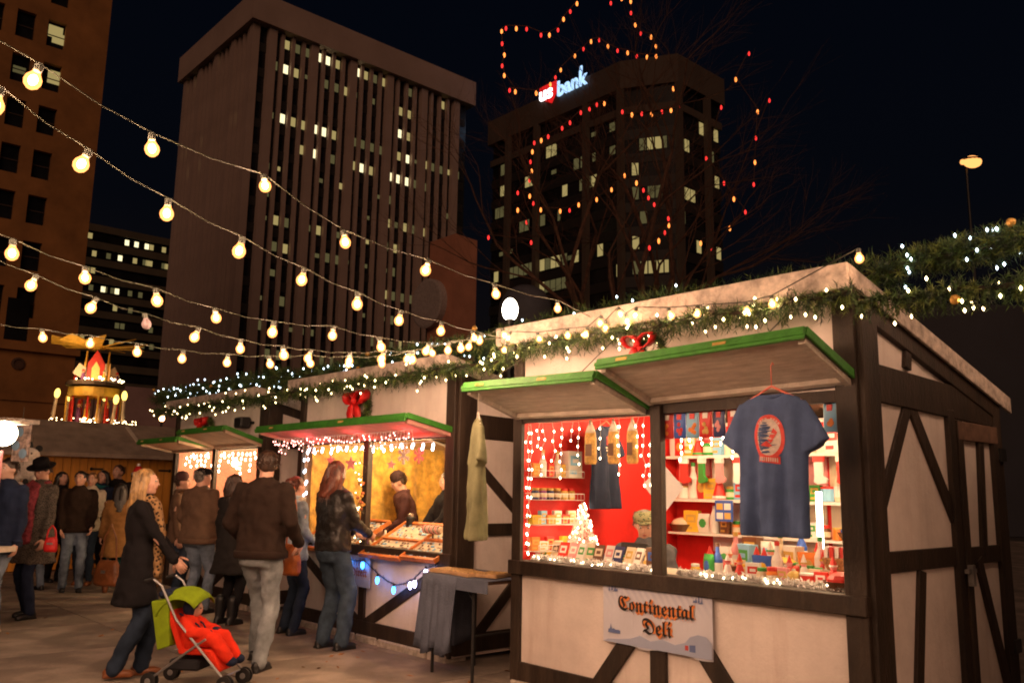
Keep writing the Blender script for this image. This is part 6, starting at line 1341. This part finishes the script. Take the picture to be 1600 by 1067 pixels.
icicles(B1, 'white fairy light strands hanging deep inside the deli right half', [.35 + .11 * i for i in range(22)], 1.72, 2.08, M['warm2'], 2, (.08, .3), .05, .010)
icicles(B1, 'fairy light strand wound down the left deli post', [.075, .10], .07, 2.02, M['warm2'], 3, (1.0, 1.05), .07, .006)
icicles(B1, 'clear fairy light strand down the right deli post', [2.80], .07, 2.02, M['warm2'], 6, (.9, .95), .11, .004)
icicles(B2, 'pink lit icicle lights hanging under the middle stall hatch', [.06 + .048 * i for i in range(56)], -.36, 2.01, M['pinkl'], 4, (.03, .17), .06, .005)
icicles(B2, 'cool white bulbs along the top and left of the middle stall opening', [.14] + [.30 + .17 * i for i in range(14)], .02, 1.93, em('c7_white_glow', (.80, .88, 1), 9, False), 5, (.04, .07), .045, .013)
icicles(B2, 'cool white bulbs down the left post of the middle stall', [.12, .16], .01, 1.92, em('c7_white_glow', (.80, .88, 1), 9, False), 12, (.62, .7), .12, .012)
icicles(B3, 'warm icicle lights hanging in the far stall opening', [.2 + .13 * i for i in range(20)], .10, 1.96, M['warm2'], 7, (.08, .38), .06, .012)
# ------------------------------------------------------------------ middle stall
def drape(F, label, x0, y0, x1, y1, z0, z1, m, seed, n=60):
    t = on(F, 'cloth_drape', label, 'drape', 0, 0, 0, 0, 'gold drapes in the middle stall'); g = random.Random(seed); vs = []; nz = 10; d = Vector((x1 - x0, y1 - y0, 0)); nn = Vector((-d.y, d.x, 0)).normalized()
    for i in range(n + 1):
        f = i / n
        for j in range(nz + 1):
            q = j / nz; w = .022 * math.sin(i * .85 + 1.5 * noise.noise(Vector((f * 6, q * 1.5, seed)))) * (.4 + .6 * (1 - q)) + .03 * noise.noise(Vector((f * 9, q * 4, seed + 3))); p = Vector((x0, y0, 0)) + d * f + nn * (w + .03)
            vs.append((p.x, p.y, z0 + (z1 - z0) * q))
    o = MB().add(vs, [(i * (nz + 1) + j, (i + 1) * (nz + 1) + j, (i + 1) * (nz + 1) + j + 1, i * (nz + 1) + j + 1) for i in range(n) for j in range(nz)], m).build('cloth', t, smooth=True); o.modifiers.new('th', 'SOLIDIFY').thickness = .004
    return t
drape(B2, 'gold crinkled cloth on the left wall of the middle stall', .09, 2.0, .09, .08, .5, 1.98, M['gold'], 2)
drape(B2, 'gold crinkled cloth on the back wall of the middle stall', 2.8, 2.04, .1, 2.04, .5, 1.94, M['gold'], 5, 80)
orw = mat('orange_tray_wood', (.55, .17, .035), .55, .2, 8, .2); beadm = [PC['sky'], PC['cream'], mat('silver_beads', (.55, .5, .42), .25, .2, 30, 0, metal=.7), PC['brown']]
for i, (x, w_, zz) in enumerate(((.42, .50, .93), (.96, .52, .93), (1.86, .66, .93), (2.48, .50, .95))):
    o = on(B2, 'jewelry_tray', f"orange wooden tray of silver and turquoise jewelry, {ORD[i]} from left on the middle counter", 'tray', x, .02, zz - .04, 0, 'jewelry trays on the middle counter'); o.rotation_euler = Euler((.50, 0, ANG), 'XYZ')
    MB().box(-w_ / 2, w_ / 2, -.12, .46, 0, .012, mat('tray_linen', (.62, .56, .42), .8, .1, 8)).build('bed', o)
    for (x0, x1, y0, y1) in ((-w_ / 2 - .02, w_ / 2 + .02, -.15, -.12), (-w_ / 2 - .02, w_ / 2 + .02, .46, .49), (-w_ / 2 - .02, -w_ / 2, -.12, .46), (w_ / 2, w_ / 2 + .02, -.12, .46), (-w_ / 2, w_ / 2, .16, .185)): MB().box(x0, x1, y0, y1, -.004, .035, orw).build('tray_side', o)
    g = random.Random(i + 40); me_ = [MB().ball((0, 0, .006), (.010, .014, .006), m_, 6, 4).mesh('trinket') for m_ in beadm]
    for k in range(130): kk = g.choice((0, 0, 0, 1, 2, 2, 3, 3)); sc_ = g.uniform(1.0, 1.9); inst('trinket', me_[kk], o, (g.uniform(-w_ / 2 + .02, w_ / 2 - .02), g.choice([-.10 + .045 * q for q in range(6)] + [.21 + .045 * q for q in range(6)]), .012), (0, 0, g.uniform(0, 3)), (sc_, sc_, 1))
o = on(B2, 'display_stand', 'black cylindrical display stand on the middle counter', 'display stand', 1.62, .42, .90); MB().lathe([(.06, 0), (.05, .02), (.045, .28), (.055, .30), (.02, .305)], M['black'], n=16).build('column', o, smooth=True); MB().ball((-.03, -.045, .16), (.022, .01, .03), PC['sky'], 8, 6).build('turquoise_pendant', o); MB().lathe([(.03, .305), (.034, .33), (.02, .335)], beadm[2]).build('silver_ring', o)
o = on(B2, 'bracelet_bar', 'bar of silver bracelets on a stand at the right of the middle counter', 'bracelet stand', 2.30, .20, .97)
MB().tube([(0, 0, 0), (0, 0, .12)], .009, M['soffit']).lathe([(.05, 0), (.05, .01)], M['soffit']).build('stand', o); MB().tube([(-.14, 0, .14), (.14, 0, .14)], .03, PC['cream'], 12).build('bar', o)
for k in range(8): MB().tube([(-.12 + .033 * k, .037 * math.cos(a_), .14 + .037 * math.sin(a_)) for a_ in [2 * PI * q / 12 for q in range(13)]], .005, beadm[2] if k % 2 else PC['pink'], 5).build('bracelet', o)
for i, (x, d) in enumerate(((1.78, .42), (1.86, .46), (1.98, .45), (1.20, .40))):
    o = on(B2, 'hand_bust', f"small white jewelry bust on the middle counter, {['left of the pair', 'right of the pair', 'beside the keeper', 'near the copper post'][i]}", 'bust', x, d, .94, rg.uniform(-.4, .4), 'white busts'); MB().loft([[Vector(p) for p in ring(z, rx, ry, n=10)] for z, rx, ry in ((0, .035, .02), (.03, .045, .02), (.06, .03, .018), (.08, .012, .012), (.11, .013, .012))], PC['white']).build('bust_form', o, smooth=True)
# copper ornaments wound round the middle stall mullion
o = on(B2, 'ornament_garland', 'copper baubles and lights wound round the middle stall post', 'garland', 1.46, -.06, .95); g = random.Random(9)
for k in range(26): inst('bauble', bb[2 if k % 3 else 0], o, (g.uniform(-.06, .06), g.uniform(-.05, .0), .05 + .60 * g.random() ** 1.1 + (.2 if k % 6 == 0 else 0)), (0, 0, 0), (.7, .7, .7))
mb = MB(); MB().tube([(.05 * math.sin(k * 1.1), -.02 + .03 * math.cos(k * 1.1), .04 * k) for k in range(22)], .004, M['soffit'], 4).build('vine', o)
for k in range(22): mb.octa((g.uniform(-.07, .07), g.uniform(-.09, -.03), g.uniform(.0, .8)), .008, M['warm'])
mb.build('fairy_lights', o, kind='stuff')
# snowflakes and stars
def snowflake(a, z, r, lab, m):
    o = on(B2, 'snowflake', lab, 'snowflake', a, .0, z, .1, 'snowflakes in the middle stall opening')
    mb = MB()
    for k in range(6):
        T = Matrix.Rotation(PI / 3 * k, 3, 'Y')
        mb.prism([T @ Vector(p) for p in ((-.012 * r / .09, 0, 0), (-.009 * r / .09, 0, r), (0, 0, r * 1.1), (.009 * r / .09, 0, r), (.012 * r / .09, 0, 0))], (0, .008, 0), m)
        for q in (.5, .75):
            for s in (-1, 1): mb.prism([T @ Vector(p) for p in ((0, 0, r * q), (s * r * .3, 0, r * (q + .2)), (s * r * .26, 0, r * (q + .26)), (0, 0, r * (q + .12)))], (0, .0065 + q * .001, 0), m)
    mb.build('crystal', o); MB().tube([(0, .004, r), (0, .004, 1.97 - z)], .0015, M['wire'], 4).build('thread', o)
snowflake(2.05, 1.81, .085, 'larger white snowflake hanging in the middle stall opening', PC['white']); snowflake(2.30, 1.80, .072, 'smaller white snowflake to the right of the larger one', PC['pink'])
for i, (a, z, r) in enumerate(((.62, 1.78, .07), (1.04, 1.74, .085), (1.80, 1.72, .05))):
    o = on(B2, 'hanging_star', f"pink ribbed star hanging in the middle stall opening, {ORD[i]} from the left", 'star', a, .03, z, .8 if i == 2 else .3, 'pink stars in the middle stall opening'); mb = MB(); pts = [(r * (1 if k % 2 == 0 else .42) * math.sin(PI * k / 5), 0, r * (1 if k % 2 == 0 else .42) * math.cos(PI * k / 5)) for k in range(10)]; mb.prism(pts, (0, .012, 0), PC['pink']); mb.build('star_body', o, bevel=.002); MB().tube([(0, .005, r), (0, .005, 1.96 - z)], .0015, M['wire'], 4).build('thread', o)
# small sign and blue lights on the middle stall front
o = on(B2, 'shop_sign', 'small grey blue sign ending in the word Direct under the middle counter', 'sign', 1.24, -.06, .52); MB().box(0, .40, 0, .006, 0, .30, mat('sign_board', (.42, .42, .50), .6, .06, 5)).build('board', o)
blackletter('Direct', .11, .20, .10, o, -.001, ink('rust_ink', (.28, .07, .03)), .02)
mb = MB(); g = random.Random(4)
for k in range(5): mb.box(.10 + .045 * k, .112 + .045 * k, -.002, 0, .20, .20 + g.uniform(.04, .07), ink('rust_ink', (.28, .07, .03)))
mb.build('faded_lettering', o, kind='stuff'); MB().box(0, .40, -.0015, 0, 0, .07, pale_i).build('printed_hills', o)
bg_ = on(B2, 'tinsel_garland', 'dark tinsel garland with blue bulbs swagged along the middle stall front', 'garland', 0, -.09, 0)
cur = [(1.26, .78), (1.42, .77), (1.58, .785), (1.70, .73), (1.84, .67), (2.0, .62), (2.15, .60), (2.30, .63), (2.42, .68), (2.52, .75), (2.64, .80), (2.74, .82)]
MB().tube([(x, 0, z) for x, z in cur], .006, M['darkwire'], 6).build('cable', bg_)
mb = MB(); g = random.Random(14)
for i in range(len(cur) - 1):
    for k in range(60):
        f = g.random(); c = Vector((cur[i][0] * (1 - f) + cur[i + 1][0] * f, 0, cur[i][1] * (1 - f) + cur[i + 1][1] * f)); v = Vector((g.gauss(0, 1), g.gauss(0, .6), g.gauss(0, 1))).normalized() * .03; w = Vector((g.gauss(0, 1), g.gauss(0, 1), g.gauss(0, 1))).normalized() * .0025
        mb.add([c - w, c + w, c + v], [(0, 1, 2)], mat('blue_tinsel', (.10, .12, .30), .3, .3, 30, 0, metal=.6))
mb.build('tinsel', bg_, kind='stuff')
bl1 = em('blue_bulb_glow', (.03, .28, 1), 16); bl2 = em('violet_white_glow', (.62, .60, 1), 14)
for i, (x, z, m_) in enumerate(((1.29, .745, bl1), (1.58, .75, bl1), (1.85, .63, bl1), (2.13, .565, bl1), (2.39, .63, bl2), (2.46, .65, bl2), (2.62, .76, bl2))):
    b = bpy.data.objects.new('bulb', None); COL.objects.link(b); b.parent = bg_; b.location = (x, -.02, z)
    MB().lathe([(.010, .02), (.016, .005), (.019, -.012), (.014, -.035), (.003, -.048)], m_, n=10).build('glass_bulb', b, smooth=True); MB().lathe([(.010, .045), (.011, .02)], M['darkwire'], n=8).build('socket', b)
# ------------------------------------------------------------------ far stall: glowing lamps and cones
for i, (a, z) in enumerate(((.95, 1.80), (2.0, 1.84))):
    o = on(B3, 'pendant_lamp', f"glowing round pendant lamp in the {'left' if i == 0 else 'right'} half of the far stall", 'lamp', a, .5, z, 0, 'pendant lamps in the far stall'); MB().ball((0, 0, 0), .055, em('pendant_glow', (1, .68, .40), 9), 10, 7).build('globe', o, smooth=True); MB().tube([(0, 0, .05), (0, 0, .3)], .004, M['darkwire']).build('cord', o)
for i, a in enumerate((1.75, 2.0)):
    o = on(B3, 'cone_lamp', f"white glowing cone lamp on the far stall counter, {'left' if i == 0 else 'right'} of the two", 'lamp', a, .35, .90, 0, 'cone lamps'); MB().lathe([(.09, .1), (.02, .42)], em('cone_glow', (1, .62, .36), 2.2), n=14).build('shade', o, smooth=True); MB().lathe([(.05, 0), (.05, .1)], PC['brown']).build('foot', o)
o = on(B3, 'display_shelf', 'cream shelf above the cone lamps in the far stall', 'shelf', 1.5, .42, 1.45); MB().box(0, .8, 0, .2, 0, .03, PC['cream']).box(0, .03, .01, .19, -.5, 0, PC['cream']).box(.77, .8, .01, .19, -.5, 0, PC['cream']).build('board', o)
# ------------------------------------------------------------------ folding table in the gap
tb_ = on(B1, 'folding_table', 'black legged folding table in the gap left of the deli', 'table', -.84, -.22, 0)
MB().box(0, .80, 0, .55, .765, .79, M['soffit']).build('tabletop', tb_, bevel=.004)
for x in (.04, .56):
    for y in (.05, .50): MB().tube([(x, y, 0), (x, y, .765)], .014, M['blackm'], 8).build('leg', tb_)
MB().tube([(.56, .05, .35), (.56, .5, .35)], .008, M['blackm']).build('brace', tb_); MB().tube([(.56, .05, .62), (.42, .05, .76)], .008, M['blackm']).build('brace', tb_)
tcm = cloth('slate_tablecloth', (.10, .115, .16), .12, 5, .3, 60)
tcl = on(B1, 'tablecloth', 'slate grey cloth hanging over the left end of the folding table', 'tablecloth', -.84, -.22, 0)
vs = []; n = 46
path_ = [(-.03, .56)] + [(-.03, .5 - .13 * k) for k in range(1, 4)] + [(-.03, -.02)] + [(.05 * k, -.03) for k in range(1, 10)]
pp = []
for i in range(len(path_) - 1):
    for k in range(4): f = k / 4; pp.append((path_[i][0] * (1 - f) + path_[i + 1][0] * f, path_[i][1] * (1 - f) + path_[i + 1][1] * f))
for i, (x, y) in enumerate(pp):
    for j in range(9):
        q = j / 8; w = (.022 * math.sin(i * .9) + .012 * math.sin(i * 2.1)) * q; vs.append((x - (w + .03 * q if y > -.02 else w * .3), y - (w + .04 * q if y <= -.02 else 0), .797 - .60 * q - .03 * q * math.sin(i * .35)))
MB().add(vs, [(i * 9 + j, (i + 1) * 9 + j, (i + 1) * 9 + j + 1, i * 9 + j + 1) for i in range(len(pp) - 1) for j in range(8)], tcm).build('hanging_side', tcl, smooth=True).modifiers.new('th', 'SOLIDIFY').thickness = .004
MB().box(-.03, .82, -.03, .56, .793, .798, tcm).box(.40, .82, -.034, -.029, .70, .797, tcm).build('top_cloth', tcl)
for i, (x, y, w, d, r_) in enumerate(((.14, .16, .34, .22, .1), (.40, .12, .30, .20, -.15), (.62, .2, .2, .24, .3))):
    o = on(B1, 'flat_box', f"flat tan cardboard tray on the folding table, {['leftmost', 'middle', 'rightmost'][i]} of three", 'box', -.84 + x, -.22 + y, .799 + .002 * i, r_, 'trays on the folding table'); MB().box(-w / 2, w / 2, -d / 2, d / 2, 0, .028, mat('cardboard', (.45, .27, .13), .8, .1, 8)).box(-w / 2 + .01, w / 2 - .01, -d / 2 + .01, d / 2 - .01, .0285, .034, mat('tray_food', (.5, .30, .10), .7, .4, 50, .6, 60)).build('tray', o, bevel=.003)
# ------------------------------------------------------------------ stall cut off at the left edge
p = at(6, 677, Y=8.2); ls = thing('toy_stall', 'toy stall at the left edge with pale roof edge, pink banner and glaring lamp', 'stall', (p.x, p.y, 0), -.15)
MB().box(-2.2, .02, .1, .45, 2.06, 2.10, M['roofw']).build('roof', ls); MB().box(-.5, .18, -.02, .1, 2.03, 2.06, M['cream']).build('roof_edge', ls)
for y in (.15, .38): MB().box(-.42, -.35, y, y + .07, 0, 2.06, M['trim']).build('post', ls)
MB().box(-2, -.28, .1, .7, .8, .85, M['cream']).build('counter', ls); MB().box(-2, -.27, .12, .16, 0, .8, PC['red']).build('counter_front', ls)
MB().ball((0, 0, p.z), (.12, .12, .12), em('stall_globe', (1, .78, .55), 26), 14, 9).build('lamp_globe', ls, smooth=True); MB().tube([(0, 0, p.z + .1), (0, .15, 2.06)], .01, M['blackm']).build('lamp_arm', ls)
bn2 = MB(); vs = []
for k in range(9): x = -.35 + .42 * k / 8; y = .02 * math.sin(k * 1.4) - .05; vs += [(x, y, 1.05), (x, y, 1.78)]
bn2.add(vs, [(2 * k, 2 * k + 2, 2 * k + 3, 2 * k + 1) for k in range(8)], PC['pink']); o = bn2.build('pink_cloth', ls, smooth=True); o.modifiers.new('th', 'SOLIDIFY').thickness = .005
p2 = at(32, 690, Y=8.9); o = thing('poster', 'small poster with blue circles hanging from the toy stall roof', 'poster', p2, -.3); MB().box(-.1, .12, 0, .01, -.2, .2, mat('poster_print', (.30, .20, .16), .6, .5, 18)).build('sheet', o)
for k, (x, z) in enumerate(((-.02, .1), (-.05, -.04), (.05, -.12))): MB().lathe([(.05, 0), (.05, .006)], mat('slate_print', (.16, .24, .32)), (x, -.002, z), 14, T=Matrix.Rotation(PI / 2, 3, 'X')).build('printed_circle', o)
MB().tube([(0, 0, .2), (0, 0, .35)], .003, M['wire']).build('string', o)
def plush(px, py, Y, s, body, dark, label, rz):
    p = at(px, py, Y=Y); o = thing('plush_toy', label, 'plush toy', p, rz, 'plush animals at the toy stall'); b = MB(); b.ball((0, 0, 0), (.13 * s, .12 * s, .15 * s), body, 14, 9).ball((0, -.04 * s, .2 * s), (.12 * s, .11 * s, .10 * s), body, 14, 9).ball((0, -.14 * s, .18 * s), (.05 * s, .05 * s, .04 * s), body)
    for sx in (-1, 1): b.ball((sx * .10 * s, -.07 * s, -.1 * s), (.05 * s, .09 * s, .05 * s), body, 10, 7).ball((sx * .14 * s, -.03 * s, .05 * s), (.045 * s, .05 * s, .09 * s), body, 10, 7)
    baked(b, 'body', .014, 2, .006, 40, 2, o)
    for sx in (-1, 1): MB().ball((sx * .095 * s, -.02 * s, .29 * s), (.045 * s, .02 * s, .045 * s), dark, 10, 7).build('ear', o, smooth=True); MB().ball((sx * .045 * s, -.135 * s, .22 * s), (.014 * s,) * 3, M['black'], 8, 6).build('eye', o, smooth=True)
    MB().ball((0, -.19 * s, .19 * s), (.018 * s,) * 3, M['black'], 8, 6).build('nose', o, smooth=True); MB().tube([(0, 0, .28 * s), (0, .02, 2.05 - p.z if 2.05 - p.z > .3 * s else .4 * s)], .003, M['wire'], 4).build('string', o)
wp_ = mat('white_plush', (.70, .62, .55), .95, .1, 30, .8, 90, sheen=.5); bp_ = mat('black_plush', (.02, .02, .02), .95, .1, 30, .8, 90)
plush(46, 735, 10.9, .95, wp_, bp_, 'white plush bear with dark ears hanging above the others at the toy stall', .2); plush(28, 790, 10.8, 1.0, wp_, bp_, 'white plush bear hanging lower at the toy stall', -.3); plush(34, 700, 11.2, .7, bp_, bp_, 'black plush animal hanging high at the toy stall', .5)
